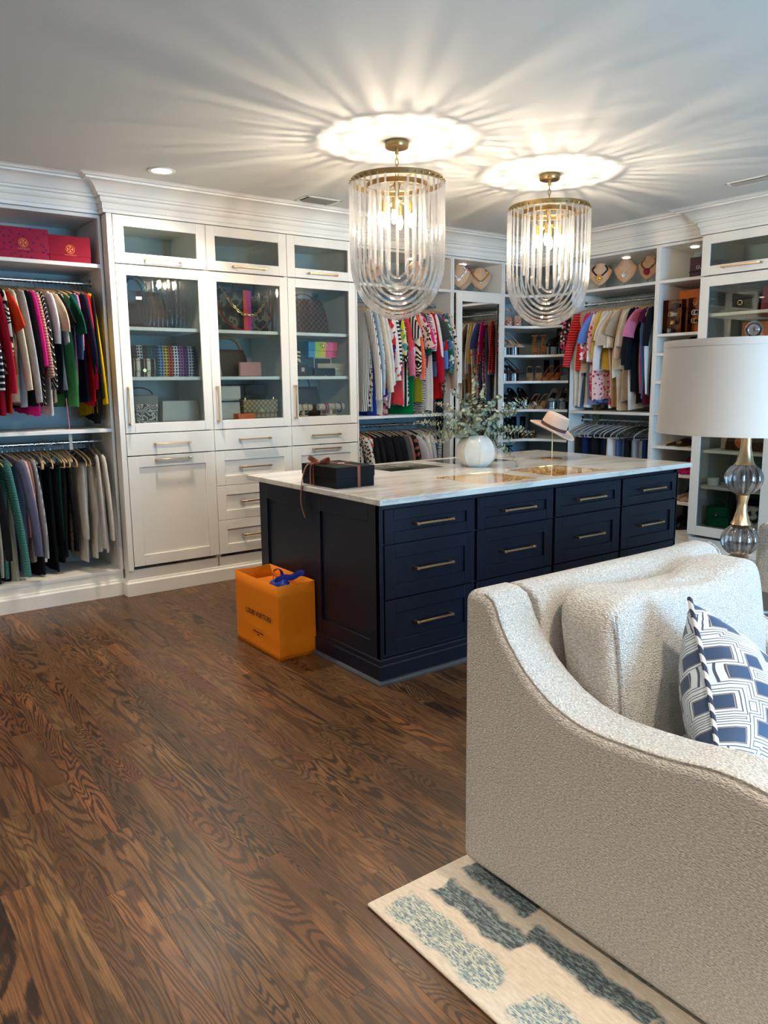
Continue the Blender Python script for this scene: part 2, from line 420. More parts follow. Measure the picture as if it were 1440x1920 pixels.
def display_cabinet(label, loc, rz, w, D, kind, lead=0.0, tail=0.0):
    t = empty('display_cabinet', loc, rz, label, 'cabinet', None)
    z_sh = (1.839, 1.506) if kind != 'tall' else (1.955, 1.62, 1.25, .893, .605)
    base = 1.19 if kind != 'tall' else .262
    carcass(t, w, D, .18, 2.543, 0, [(z, .03) for z in z_sh] + [(base, .002), (2.232, .002)])
    st = .066 if kind != 'tall' else .076
    d = frame_door('lift_door', t, lead, w-tail, 2.238, 2.543, .068 if kind != 'tall' else .07, WHITE, glass=True); handle(d, (w+lead-tail)/2, 2.275 if kind != 'tall' else 2.287, .25 if kind != 'tall' else .30, y=-.02)
    lo = 1.127 if kind != 'tall' else .203
    d = frame_door('glass_door', t, lead, w-tail, lo, 2.233, st, WHITE, glass=True)
    handle(d, lead+.034 if kind != 'tall' else w-.05, 1.31, .25, True, y=-.02)
    if lead:
        MB().box(0, -.018, .18, lead-.003, 0, 2.545).build('filler_strip', WHITE, t)
    if tail:
        MB().box(w-tail+.003, -.018, .18, w, 0, 2.545).build('filler_strip', WHITE, t)
    if kind == 'tall': return t
    dr = slab('drawer', t, lead, w-tail, .974, 1.124, WHITE); handle(dr, (w+lead-tail)/2, 1.048, y=-.02)
    if kind == 'hamper':
        d = frame_door('hamper_door', t, lead, w-tail, .203, .970, .075, WHITE, panel=True); handle(d, (w+lead-tail)/2, .940, y=-.02)
    else:
        for (a, b) in ((.203, .457), (.457, .714), (.714, .970)):
            d = frame_door('drawer', t, lead, w-tail, a, b, .07, WHITE, panel=True); handle(d, (w+lead-tail)/2, (a+b)/2, y=-.011)
    return t
cabA1 = display_cabinet('white glass-door cabinet holding a multicoloured woven bag, next to left hanging bay', (1.69, YC, 0), 0, .676, DA, 'hamper', lead=.0375)
cabA2 = display_cabinet('middle white glass-door cabinet with a column of panelled drawers below', (2.366, YC, 0), 0, .641, DA, 'drawers')
cabA3 = display_cabinet('white glass-door cabinet holding a rainbow clutch, beside the colourful hanging bay', (3.007, YC, 0), 0, .633, DA, 'hamper', tail=.015)
cabC = display_cabinet('tall white glass-door cabinet at the right, behind the lamp', (XC, 3.555, 0), -PI/2, .665, DB, 'tall')
def rod(t, x0, x1, y, z):
    MB().cyl((x0, y, z), (x1, y, z), .013, 12).build('hanging_rod', CHROME, t)
    for x in (x0, x1): MB().box(x-.004, y-.02, z-.02, x+.004, y+.02, z+.03).build('rod_bracket', CHROME, t, bevel=.002)
def hanging_bay(label, loc, rz, w, D, yr, shelves, rods):
    t = empty('hanging_bay', loc, rz, label, 'closet bay')
    carcass(t, w, D, .176, 2.545, 0, [(z, .001) for z in shelves])
    MB().box(.02, .001, .158, w-.02, D-.012, .178).build('bottom_panel', MELA, t)
    for z in rods: rod(t, .02, w-.02, yr, z)
    return t
DAo = A_Y - YA; DBo = B_X - XB
bayL = hanging_bay('open white hanging bay at the left with two rods and red boxes on top', (.55, YA, 0), 0, 1.135, DAo, .24, (2.235, 1.162), (2.133, 1.066))
bayR = hanging_bay('open hanging bay of bright blouses between glass cabinet and mirror door', (3.64, YA, 0), 0, 1.10, DAo, .22, (2.258, 1.172), (2.135, 1.078))
bayB = hanging_bay('open hanging bay of tops and jeans on the back wall', (XB, 4.915, 0), -PI/2, .915, DBo, .20, (2.258, 1.172), (2.147, 1.085))
bayX = hanging_bay('open hanging bay cut off by the left picture edge', (-.60, YA, 0), 0, 1.135, DAo, .24, (2.235, 1.162), (2.133, 1.066))
puck(bayL, .50, .20, 2.522); puck(bayR, .8, .2, 2.522); puck(bayB, .45, .2, 2.522)
# wardrobe with the mirrored door
tw = empty('mirror_wardrobe', (4.742, YA, 0), 0, 'narrow white wardrobe with a full-height mirrored door slightly ajar', 'wardrobe')
carcass(tw, .632, DAo, .18, 2.545, 0, [(2.258, .001)])
puck(tw, .3, .2, 2.522)
hd = bpy.data.objects.new('mirror_door', None); COL.objects.link(hd); hd.parent = tw; hd.location = (.630, -.004, 0); hd.rotation_euler = (0, 0, math.radians(2.6))
MB().box(-.622, -.020, .2, -.557, 0, 2.232).box(-.065, -.020, .2, 0, 0, 2.232).box(-.557, -.020, .2, -.065, 0, .27).box(-.557, -.020, 2.160, -.065, 0, 2.232).build('door_frame', WHITE, hd, bevel=.0015)
MB().box(-.560, -.012, .265, -.062, -.008, 2.165).build('mirror', MIRROR, hd, smooth=False)
handle(hd, -.600, 1.30, .27, True, y=-.02)
# corner shoe shelving with curved shelves
tc = empty('corner_shelf_unit', (5.38, YA, 0), 0, 'curved white corner shelving filled with shoes', 'shelving')
CC = bez((0, .002, 0), (.47, .042, 0), (.42, -.443, 0), 22)
def corner_shelf(z, th=.024):
    poly = [(p.x, p.y) for p in CC] + [(.905, -.443), (.905, .487), (0, .487)]
    return MB().prism(poly, z-th, z, 'z').build('shelf', MELA, tc, bevel=.0015)
for z in (2.258, 1.972, 1.70, 1.453, 1.180, .893, .62, .35, .178): corner_shelf(z)
MB().box(-.004, 0, .18, .018, .485, 2.545).build('side_panel', MELA, tc, bevel=.001)
MB().box(.42, -.461, .18, .905, -.443, 2.545).build('side_panel', MELA, tc, bevel=.001)
MB().box(.02, .478, .18, .905, .486, 2.545).build('back_panel', PAINT, tc)
MB().box(.897, -.44, .18, .905, .478, 2.545).build('back_panel', PAINT, tc)
MB().prism([(.0, .004), (.42, .004), (.42, -.443), (.905, -.443), (.905, .487), (0, .487)], 2.523, 2.545, 'z').build('top_panel', MELA, tc)
MB().prism([(p.x+.01, p.y+.004) for p in CC] + [(.90, -.443), (.90, .48), (0.01, .48)], 0, .16, 'z').build('plinth', WHITE, tc)
# open shelf column beside the tall cabinet
tsx = empty('shelf_column', (XB, 4.0, 0), -PI/2, 'narrow open white shelf column between hanging bay and tall glass cabinet', 'shelving')
carcass(tsx, .445, DBo, .18, 2.545, 0, [(z, .001) for z in (2.258, 1.828, 1.672, 1.440, 1.178, .897, .668, .440, .19)])
puck(tsx, .2, .2, 2.522)
# ------------------------------------------------------------------ island
NAVY = mat('dark_navy_lacquer', (0.0035, 0.006, 0.016), 0.36, Specular_IOR_Level=.35)
def marble():
    t = NT('veined_marble'); v = t.coord()
    a = t.noise(t.mapping(v, (0.7, 2.6, 3.0), rot=(0, 0, 0.25)), 1.2, 5, 0.55, 0.9)
    vein = t.ramp(t.math('ABSOLUTE', t.math('SUBTRACT', a, 0.5)), [(0.0, (1,1,1)), (0.018, (0.35,0.35,0.35)), (0.06, (0,0,0))])
    b = t.noise(t.mapping(v, (0.8, 3.2, 3.0), rot=(0, 0, 0.25)), 2.2, 3, 0.5)
    c = t.mix(t.ramp(b, [(0.4, (0,0,0)), (0.75, (0.5,0.5,0.5))]), (0.80, 0.775, 0.72), (0.60, 0.55, 0.48))
    c = t.mix(t.math('MULTIPLY', vein, 0.5), c, (0.36, 0.31, 0.25)); t.color(c); t.set(Roughness=0.12)
    return t.m
MARBLE = marble()
IX, IY = 2.117, 2.906
isl = empty('dresser_island', (IX, IY, 0), 0, 'dark navy dresser island with brass bar pulls in the middle of the room', 'island')
IW, ID = 2.423, 1.20
MB().box(.03, .021, .11, IW-.03, ID-.03, .66).box(.03, .021, .66, IW-.03, .03, .885).box(.024, ID-.012, .105, IW-.024, ID, .885).box(.024, .021, .66, .03, ID, .885).box(IW-.03, .021, .66, IW-.024, ID, .885).build('body', mat('navy_carcass', (0.006, 0.008, 0.016), 0.6), isl)
cols = [(.031, .615), (.632, 1.217), (1.234, 1.825), (1.842, 2.418)]
for (a, b) in cols:
    for (z0, z1) in ((.688, .857), (.414, .684), (.138, .410)):
        d = frame_door('drawer', isl, a, b, z0, z1, .055 if z1-z0 < .2 else .066, NAVY, y0=0, y1=.02, panel=True)
        handle(d, (a+b)/2+.012, (z0+z1)/2, .235, y=.011)
def end_panel(x0, x1, yy, nm):
    b = MB()
    st = .088
    b.box(x0, 0, .105, x1, st, .882).box(x0, ID-st, .105, x1, ID, .882).box(x0, .53, .105, x1, .655, .882)
    for (ya, yb) in ((st, .53), (.655, ID-st)):
        b.box(x0, ya, .105, x1, yb, .205).box(x0, ya, .790, x1, yb, .882)
    p = b.build(nm, NAVY, isl, bevel=.0015)
    for (ya, yb) in ((st, .53), (.655, ID-st)):
        MB().box(x0+.012 if x0 < .1 else x0, ya-.002, .203, x1 if x0 < .1 else x1-.012, yb+.002, .792).build('panel', NAVY, p)
end_panel(0, .022, 0, 'end_panel'); end_panel(IW-.022, IW, 0, 'end_panel')
MB().box(0, -.001, .105, .024, .03, .882).build('corner_post', NAVY, isl, bevel=.002)
def loop(o, z): return [(-o, -o, z), (IW+o, -o, z), (IW+o, ID+o, z), (-o, ID+o, z)]
MB().loft([loop(.012, .0), loop(.012, .088), loop(.006, .094), loop(.006, .116), loop(0, .122)]).build('base_moulding', NAVY, isl, ang=20)
MB().loft([loop(.03, .0), loop(.029, .009), loop(.022, .017), loop(.012, .020)]).build('shoe_moulding', mat('grey_shoe_moulding', (0.045, 0.048, 0.052), 0.5), isl, ang=20)
# worktop with glazed openings over lit display drawers
ct = empty('worktop', (2.092, 2.862, .885), 0, 'white veined marble worktop with four glass display windows on the navy island', 'worktop')
CW, CD = 2.53, 1.345
holes = [(.745, 1.175, .10, .50), (1.32, 1.79, .10, .50), (.745, 1.175, .90, 1.27), (1.32, 1.79, .90, 1.27)]
xs = sorted({0, CW} | {q for h in holes for q in h[:2]}); ys = [0, .10, .50, .90, 1.27, CD]
m = MB()
V = {}
def gv(x, y, z):
    k = (round(x, 4), round(y, 4), z)
    if k not in V: V[k] = len(m.v); m.v.append(k)
    return V[k]
def solidc(x, y): return 0 < x < CW and 0 < y < CD and not any(h[0] < x < h[1] and h[2] < y < h[3] for h in holes)
for i in range(len(xs)-1):
    for j in range(len(ys)-1):
        x0, x1, y0, y1 = xs[i], xs[i+1], ys[j], ys[j+1]; cx, cy = (x0+x1)/2, (y0+y1)/2
        if not solidc(cx, cy): continue
        m.f.append((gv(x0,y0,.03), gv(x1,y0,.03), gv(x1,y1,.03), gv(x0,y1,.03))); m.f.append((gv(x0,y1,0), gv(x1,y1,0), gv(x1,y0,0), gv(x0,y0,0)))
        nb = lambda a, n: (a[n] + a[n+1]) / 2 if 0 <= n < len(a)-1 else -9
        if not solidc(cx, nb(ys, j-1)): m.f.append((gv(x0,y0,0), gv(x1,y0,0), gv(x1,y0,.03), gv(x0,y0,.03)))
        if not solidc(cx, nb(ys, j+1)): m.f.append((gv(x1,y1,0), gv(x0,y1,0), gv(x0,y1,.03), gv(x1,y1,.03)))
        if not solidc(nb(xs, i-1), cy): m.f.append((gv(x0,y1,0), gv(x0,y0,0), gv(x0,y0,.03), gv(x0,y1,.03)))
        if not solidc(nb(xs, i+1), cy): m.f.append((gv(x1,y0,0), gv(x1,y1,0), gv(x1,y1,.03), gv(x1,y0,.03)))
m.build('slab', MARBLE, ct, bevel=.004, seg=2)
TRAYM = mat('pale_maple_tray', (0.62, 0.45, 0.27), 0.6)
FELT = mat('cream_felt', (0.70, 0.60, 0.45), 0.9)
for hi, (x0, x1, y0, y1) in enumerate(holes):
    MB().box(x0, y0, .024, x1, y1, .0295).build('glass_window', GLASS, ct)
    tr = MB().box(x0-.02, y0-.02, -.13, x1+.02, y1+.02, -.122).box(x0-.02, y0-.02, -.122, x0-.008, y1+.02, -.002).box(x1+.008, y0-.02, -.122, x1+.02, y1+.02, -.002).box(x0-.008, y0-.02, -.122, x1+.008, y0-.008, -.002).box(x0-.008, y1+.008, -.122, x1+.008, y1+.02, -.002).build('display_tray', TRAYM, ct)
    for k in (1, 2, 3): MB().box(x0+(x1-x0)*k/4-.002, y0, -.121, x0+(x1-x0)*k/4+.002, y1, -.095).build('divider', TRAYM, tr)
    if hi < 2 or hi == 2:
        strip = MB().box(x0+.02, y0-.006, -.024, x1-.02, y0+.002, -.004).build('light_strip', mat('warm_strip', (1,.8,.5), .5, emit=((1.0, .60, .22), 6.0 if hi < 2 else 3.0)), ct)
for (x0, x1, y0, y1) in holes[:2]:
    light('tray_light', 'AREA', ((x0+x1)/2, y0+.012, -.012), 3.0, (1.0, .60, .22), parent=ct, rot=(math.radians(50), 0, 0), shape='RECTANGLE', size=.38, size_y=.015)
# jewellery lying in the third display window
jl = random.Random(5)
for k in range(9):
    x, y = jl.uniform(2.90, 3.20), jl.uniform(3.80, 4.02)
    o = MB().tube([(.018*math.cos(a), .012*math.sin(a), 0) for a in [2*PI*i/10 for i in range(10)]], .004, 6, closed=True).build('bracelet', GOLD if k % 2 else CHROME, loc=(x, y, .757), rot=(0, 0, jl.random()*3))
    tag(o, 'small piece of jewellery lying in the left display window of the worktop', 'jewellery', 'jewellery in the left display window')

# ------------------------------------------------------------------ chandeliers
def rod_glass():
    t = NT('clear_glass_rod'); n = t.n
    tr = n.new('ShaderNodeBsdfTransparent'); tr.inputs[0].default_value = (0.90, 0.90, 0.90, 1)
    gl = n.new('ShaderNodeBsdfGlossy'); gl.inputs['Roughness'].default_value = 0.08
    rf = n.new('ShaderNodeBsdfRefraction'); rf.inputs['IOR'].default_value = 1.5; rf.inputs['Roughness'].default_value = 0.03
    lw = n.new('ShaderNodeLayerWeight'); lw.inputs[0].default_value = 0.45
    m1 = n.new('ShaderNodeMixShader'); m1.inputs[0].default_value = 0.44; t.L(tr.outputs[0], m1.inputs[1]); t.L(rf.outputs[0], m1.inputs[2])
    m2 = n.new('ShaderNodeMixShader'); t.L(t.ramp(lw.outputs['Facing'], [(0.15, (0.08,)*3), (0.9, (0.62,)*3)]), m2.inputs[0])
    df = n.new('ShaderNodeBsdfTranslucent'); d2 = n.new('ShaderNodeBsdfDiffuse'); da = n.new('ShaderNodeMixShader'); da.inputs[0].default_value = .5; t.L(df.outputs[0], da.inputs[1]); t.L(d2.outputs[0], da.inputs[2])
    t.L(m1.outputs[0], m2.inputs[1]); t.L(gl.outputs[0], m2.inputs[2]); m3 = n.new('ShaderNodeMixShader'); m3.inputs[0].default_value = .06
    t.L(m2.outputs[0], m3.inputs[1]); t.L(da.outputs[0], m3.inputs[2]); t.L(m3.outputs[0], t.out.inputs[0])
    return t.m
RODG = rod_glass()
def bulbm():
    t = NT('lit_clear_bulb'); a = t.n.new('ShaderNodeBsdfTransparent'); e = t.n.new('ShaderNodeEmission'); e.inputs[0].default_value = (1.0, .80, .56, 1); e.inputs[1].default_value = 26.0
    s = t.n.new('ShaderNodeAddShader'); t.L(a.outputs[0], s.inputs[0]); t.L(e.outputs[0], s.inputs[1]); t.L(s.outputs[0], t.out.inputs[0]); return t.m
BULB = bulbm()
ABRASS = mat('antique_brass', (0.38, 0.27, 0.12), 0.28, 1.0)
def chandelier(loc, rz, label):
    t = empty('chandelier', loc, rz, label, 'chandelier', 'crystal rod chandeliers over the island')
    # local z = 0 at the ceiling
    MB().lathe([(.001, 0), (.062, 0), (.064, -.004), (.064, -.030), (.060, -.036), (.001, -.036)], 36).build('canopy', ABRASS, t)
    MB().cyl((0,0,-.036), (0,0,-.066), .011, 12).build('stem', ABRASS, t)
    for k in range(5):
        a = [(.0085*math.cos(q), .016*math.sin(q)*1.25) for q in [2*PI*i/14 for i in range(14)]]
        z = -.078 - k*.0295
        MB().tube([((x if k % 2 else 0), (0 if k % 2 else x), z+y) for x, y in a], .0024, 6, closed=True).build('chain_link', ABRASS, t)
    zr = -.225; R = .252
    MB().lathe([(R-.004, zr), (R, zr), (R, zr+.028), (R-.004, zr+.028)], 56, cap=False).add([], []).build('ring', ABRASS, t, solid=.003)
    MB().lathe([(.165, zr-.02), (.168, zr-.02), (.168, zr+.004), (.165, zr+.004)], 44, cap=False).build('inner_ring', ABRASS, t, solid=.003)
    sp = MB()
    for k in range(4):
        a = k*PI/2+.4; sp.cyl((0,0,-.215), (R*math.cos(a), R*math.sin(a), zr+.012), .005, 8)
    sp.build('spokes', ABRASS, t)
    MB().lathe([(.001, -.205), (.018, -.207), (.022, -.225), (.012, -.25), (.012, -.285), (.03, -.295), (.03, -.31), (.001, -.318)], 20).build('hub', ABRASS, t)
    pins = MB(); N = 40
    def U(c, zt, zb, phi_pts, name='glass_rod'):
        # c: the two end points on a ring ; path from one to the other through the bottom
        a, b = Vector(c[0]), Vector(c[1]); mid = (a+b)/2; half = (b-a).length/2
        he = min(half*1.15 + .03, (zt-zb)*.8); zs = zb + he; pts = []
        for i in range(5): pts.append(a + (Vector((a.x, a.y, zs))-a)*(i/5))
        n = 20
        for i in range(n+1):
            q = PI*i/n; f = -math.cos(q)
            pts.append(Vector((mid.x+(b.x-mid.x)*f, mid.y+(b.y-mid.y)*f, zs - he*math.sin(q)**.92)))
        for i in range(1, 6): pts.append(Vector((b.x, b.y, zs + (zt-zs)*i/5)))
        MB().tube(pts, .0078, 3, up=(b-a)).build(name, RODG, t, ang=20)
    fam = []
    pin = pins.cyl((R-.001, 0, 0), (R+.014, 0, 0), .004, 6).mesh('hook_pin', ABRASS)
    for k in range(N):
        o = bpy.data.objects.new('hook_pin', pin); COL.objects.link(o); o.parent = t; o.location = (0, 0, zr+.012); o.rotation_euler = (0, 0, 2*PI*(k+.5)/N)
    RR = R + .008
    for k in range(N):
        a = 2*PI*(k+.5)/N
        if math.cos(a) < 0: continue         # family one: chords along local x
        x, y = RR*math.cos(a), RR*math.sin(a)
        if abs(x) < .04: continue
        zb = -.715 - .225*(x/RR)**1.3
        U(((-x, y, zr+.006), (x, y, zr+.006)), zr, zb, None)
    R2 = .166
    for k in range(22):
        a = 2*PI*(k+.5)/22
        if math.sin(a) < 0: continue         # family two: inner chords along local y
        x, y = R2*math.cos(a), R2*math.sin(a)
        if abs(y) < .03: continue
        zb = -.55 - .15*(y/R2)
        U(((x, -y, zr-.01), (x, y, zr-.01)), zr-.012, zb, None)
    for k in range(6):
        a = 2*PI*k/6+.3; rb = .08
        x, y = rb*math.cos(a), rb*math.sin(a)
        MB().tube(crom([(0,0,-.30), (x*.6, y*.6, -.325), (x, y, -.305)], 5), .004, 6).build('arm', GOLD, t)
        MB().lathe([(.001, -.305), (.0095, -.305), (.0095, -.362), (.013, -.366), (.014, -.372), (.001, -.372)], 14, c=(x, y, 0)).build('candle_sleeve', GOLD, t)  # flared lower rim is added to hold bulb light off the ceiling
        MB().lathe([(.001, -.445), (.008, -.438), (.014, -.415), (.013, -.395), (.007, -.372), (.001, -.370)], 10, c=(x, y, 0)).build('bulb', BULB, t)
    return t
ch1 = chandelier((2.743, 3.561, CEIL), math.radians(-38), 'nearer and left one of the two crystal rod chandeliers over the island')
ch2 = copy_tree(ch1); ch2.location = (3.961, 3.553, CEIL); ch2.rotation_euler = (0, 0, math.radians(-46))
ch2['label'] = 'farther and right one of the two crystal rod chandeliers over the island'
for c in (ch1, ch2):
    for k in range(6):
        a = 2*PI*k/6+.3
        light('bulb_light', 'POINT', (.08*math.cos(a), .08*math.sin(a), -.408), 4.3, (1.0, 0.82, 0.63), parent=c, shadow_soft_size=.008)

# ------------------------------------------------------------------ armchairs
def boucle(name, c1, c2):
    t = NT(name); v = t.coord()
    n1 = t.noise(t.mapping(v, (1.0, 0.55, 1.5)), 230, 2, 0.6)
    vo = t.n.new('ShaderNodeTexVoronoi'); vo.inputs['Scale'].default_value = 210; t.L(t.mapping(v, (1.0, 0.6, 1.3)), vo.inputs['Vector'])
    h = t.math('SUBTRACT', n1, t.math('MULTIPLY', vo.outputs['Distance'], 0.8))
    t.color(t.mix(t.ramp(n1, [(0.35, (0,0,0)), (0.65, (1,1,1))]), c1, c2)); t.set(Roughness=0.95, Sheen_Weight=0.25, Sheen_Roughness=0.6)
    t.bump(h, 0.9, 0.006); return t.m
BOUC = boucle('oatmeal_boucle', (0.40, 0.36, 0.31), (0.74, 0.69, 0.62))
def softbox(mb, c, sz, p=3.2, nu=28, nv=20, fn=None):
    """superellipsoid cushion"""
    def sg(v, e): return math.copysign(abs(v)**e, v)
    e = 2.0/p
    def f(u, v):
        th = -PI/2 + PI*v; ph = 2*PI*u
        x = sg(math.cos(th), e)*sg(math.cos(ph), e); y = sg(math.cos(th), e)*sg(math.sin(ph), e); z = sg(math.sin(th), e)
        P = Vector((x*sz[0]/2, y*sz[1]/2, z*sz[2]/2))
        if fn: P = fn(P)
        return (c[0]+P.x, c[1]+P.y, c[2]+P.z)
    return mb.grid(f, nu, nv, wrapu=True)
SX, SY = 1.445, 1.58
def armchair(loc, label):
    t = empty('armchair', loc, 0, label, 'armchair')
    prof = [(0, .865), (-.03, .876), (-.075, .874), (-.106, .862), (-.125, .835), (-.137, .808), (-.162, .768), (-.187, .741), (-.222, .703), (-.263, .672), (-.315, .642), (-.368, .623),
            (-.42, .612), (-.48, .609), (-.55, .613), (-.636, .620), (-.70, .630), (-.76, .641), (-.82, .644), (-.887, .638), (-.95, .62), (-1.02, .585), (-1.05, .55)]
    for x0, x1 in ((0, .160), (.965, 1.125)):
        poly = [(0, .045)] + prof + [(-1.06, .045)]
        arm = MB().prism(poly, x0, x1, 'x').build('arm', BOUC, t, bevel=.026, seg=4, ang=60)
        xo = x0+.006 if x0 == 0 else x1-.006
        pp = [(xo+(.006 if x0 == 0 else -.006), y, z-.001) for (y, z) in prof[2:]]
        MB().tube(crom(pp, 3), .0036, 6).build('piping', BOUC, arm)
    bp = [(0, .05), (0, .84), (-.012, .862), (-.035, .874), (-.075, .878), (-.115, .868), (-.145, .845), (-.158, .81), (-.20, .30), (-.20, .05)]
    MB().prism(bp, .150, .975, 'x').build('back', BOUC, t, bevel=.006, seg=2, ang=60)
    MB().box(.15, -1.03, .05, .975, -.19, .29).build('base', BOUC, t, bevel=.015, seg=3)
    def sc(P):
        P.z += .02*math.sin(P.x*5) ; return P
    softbox(MB(), (.5625, -.60, .375), (.80, .84, .19), 4.5, 36, 18, sc).build('seat_cushion', BOUC, t)
    def bc(P):
        # top swells towards its right end, shallow dip left of it ; leaning back
        k = max(0.0, P.z/.24); nz = mnoise.noise(P*6.0)
        dz = -.018 + .02*math.cos((P.x+.40)*6.0) + .060*max(0.0, (P.x-.05)/.34)**1.6
        P.z += k*dz + .006*nz
        wr = .007*math.sin(P.x*26 + P.z*9 + 2*nz)*max(0.0, P.z/.24)**2*min(1, max(.15, (P.x+.3)*2))
        P.z += wr; P.y += .012*nz + .16*P.z
        return P
    b = softbox(MB(), (.575, -.300, .655), (.80, .20, .46), 6.5, 96, 56, bc).build('back_cushion', BOUC, t, ang=80)
    seam = [(.575-.375, -.300-.100+.16*z, .655+z) for z in [-.17+.36*i/16 for i in range(17)]]
    MB().tube(seam, .004, 6).build('seam', BOUC, b)
    for (x, y) in ((.08, -.08), (1.045, -.08), (.08, -.97), (1.045, -.97)):
        MB().cyl((x, y, .012), (x, y, .05), .022, 12).build('foot', mat('dark_wood_foot', (.03,.015,.01), .5), t)
    return t
chA = armchair((SX, SY, 0), 'large off-white boucle armchair in the right foreground with a blue patterned pillow')
chB = copy_tree(chA); chB.location = (SX+1.62, SY+.02, 0); chB['label'] = 'off-white boucle armchair behind the lamp, cut off by the right picture edge'
# patterned pillow
def pillow_mat():
    t = NT('blue_geometric_velvet'); v = t.coord()
    w = t.mapping(v, (1, 1, 0.0), rot=(0, 0, 0.0))
    nz = t.n.new('ShaderNodeTexNoise'); nz.inputs['Scale'].default_value = 5; t.L(w, nz.inputs['Vector'])
    vm = t.n.new('ShaderNodeVectorMath'); vm.operation = 'MULTIPLY_ADD'; t.L(nz.outputs['Color'], vm.inputs[0]); vm.inputs[1].default_value = (.02, .02, 0); t.L(w, vm.inputs[2])
    vo = t.n.new('ShaderNodeTexVoronoi'); vo.distance = 'CHEBYCHEV'; vo.voronoi_dimensions = '2D'; vo.inputs['Scale'].default_value = 13; vo.inputs['Randomness'].default_value = 0.75
    t.L(vm.outputs[0], vo.inputs['Vector'])
    d = vo.outputs['Distance']
    c = t.ramp(d, [(0.0, (0.004, 0.036, 0.105)), (0.22, (0.004, 0.036, 0.105)), (0.225, (0.30, 0.24, 0.20)), (0.245, (0.02, 0.03, 0.06)), (0.265, (0.62, 0.68, 0.72)), (0.33, (0.62, 0.68, 0.72)),
                   (0.335, (0.03, 0.045, 0.09)), (0.36, (0.60, 0.66, 0.70)), (0.42, (0.60, 0.66, 0.70)), (0.425, (0.03, 0.045, 0.09)), (0.45, (0.62, 0.66, 0.68)), (0.51, (0.62, 0.66, 0.68)), (0.515, (0.04, 0.06, 0.11)), (0.54, (0.6, 0.64, 0.67))], 'CONSTANT')
    t.color(c); t.set(Roughness=0.6, Sheen_Weight=0.3); t.bump(d, 0.2, 0.003); return t.m
T_ = Vector((1.835, 1.115, .862)); L_ = Vector((1.675, .915, .60)); Rr = Vector((2.24, 1.09, .53))
ux = (Rr-T_).normalized(); vy = (L_-T_); vy = (vy - ux*vy.dot(ux)).normalized(); nn = vy.cross(ux)
if nn.z < 0: nn = -nn
pil = empty('throw_pillow', (0,0,0), 0, 'blue and white geometric patterned pillow with a twisted cord edge on the armchair', 'pillow')
SZ = .46
ctr = T_ + ux*SZ/2 + vy*SZ/2
yy = nn.cross(ux)
pm = Matrix((( ux.x, yy.x, nn.x, ctr.x), (ux.y, yy.y, nn.y, ctr.y), (ux.z, yy.z, nn.z, ctr.z), (0,0,0,1)))
pil.matrix_world = pm
PM = pillow_mat()
def pside(s):
    def f(u, v):
        a, b = 2*u-1, 2*v-1
        q = 1 + .05*(a*a*b*b) - .05*(1-a*a)*abs(b)**3 - .05*(1-b*b)*abs(a)**3
        h = .125*((1-abs(a)**2.6)*(1-abs(b)**2.6))**.55 + .004*math.sin(a*9+b*5)*(1-a*a)*(1-b*b)
        return (a*SZ/2*q, b*SZ/2*q, s*h)
    return f
MB().grid(pside(1), 28, 28).build('front_cover', PM, pil); MB().grid(lambda u, v: pside(-1)(v, u), 28, 28).build('back_cover', PM, pil)
def cordm():
    t = NT('twisted_cord'); w = t.n.new('ShaderNodeTexWave'); w.bands_direction = 'DIAGONAL'; w.inputs['Scale'].default_value = 14; t.L(t.coord(), w.inputs[0])
    t.color(t.ramp(w.outputs[0], [(0, (.02,.03,.06)), (.45, (.02,.03,.06)), (.5, (.6,.6,.58))], 'CONSTANT')); t.set(Roughness=.7); return t.m
edge = []
for k in range(4):
    for i in range(14):
        s = -1 + 2*i/14
        a, b = [(s, -1), (1, s), (-s, 1), (-1, -s)][k]
        q = 1 + .05*(a*a*b*b) - .05*(1-a*a)*abs(b)**3 - .05*(1-b*b)*abs(a)**3
        edge.append((a*SZ/2*q, b*SZ/2*q, 0))
MB().tube(edge, .0065, 8, closed=True).build('cord', cordm(), pil)

# ------------------------------------------------------------------ lamp on a small table between the chairs
LX, LY = 2.80, 1.54
st = empty('side_table', (LX, LY-.02, 0), 0, 'small round brass side table under the lamp between the two armchairs', 'side table')
MB().lathe([(.001, .60), (.175, .60), (.178, .604), (.178, .616), (.175, .62), (.001, .62)], 40).build('table_top', mat('dark_stone_top', (.05,.045,.04), .25), st)
MB().lathe([(.001, .012), (.12, .012), (.12, .022), (.02, .04), (.012, .06), (.012, .59), (.03, .60), (.001, .60)], 28).build('pedestal', BRASS, st)
lm = empty('table_lamp', (LX, LY-.02, .62), 0, 'table lamp with two smoky ribbed glass balls and a white drum shade', 'lamp')
SB = mat('satin_brass', (0.72, 0.50, 0.28), 0.26, 1.0)
MB().lathe([(.001, 0), (.075, 0), (.075, .014), (.03, .03), (.022, .06), (.022, .10), (.036, .165), (.001, .168)], 32).build('foot', SB, lm)
def neck(z0, z1): MB().lathe([(.001, z0), (.037, z0), (.030, z0+.012), (.019, z0+(z1-z0)*.45), (.018, z0+(z1-z0)*.7), (.024, z1-.004), (.001, z1)], 28).build('neck', SB, lm)
neck(.290, .405); neck(.515, .655)
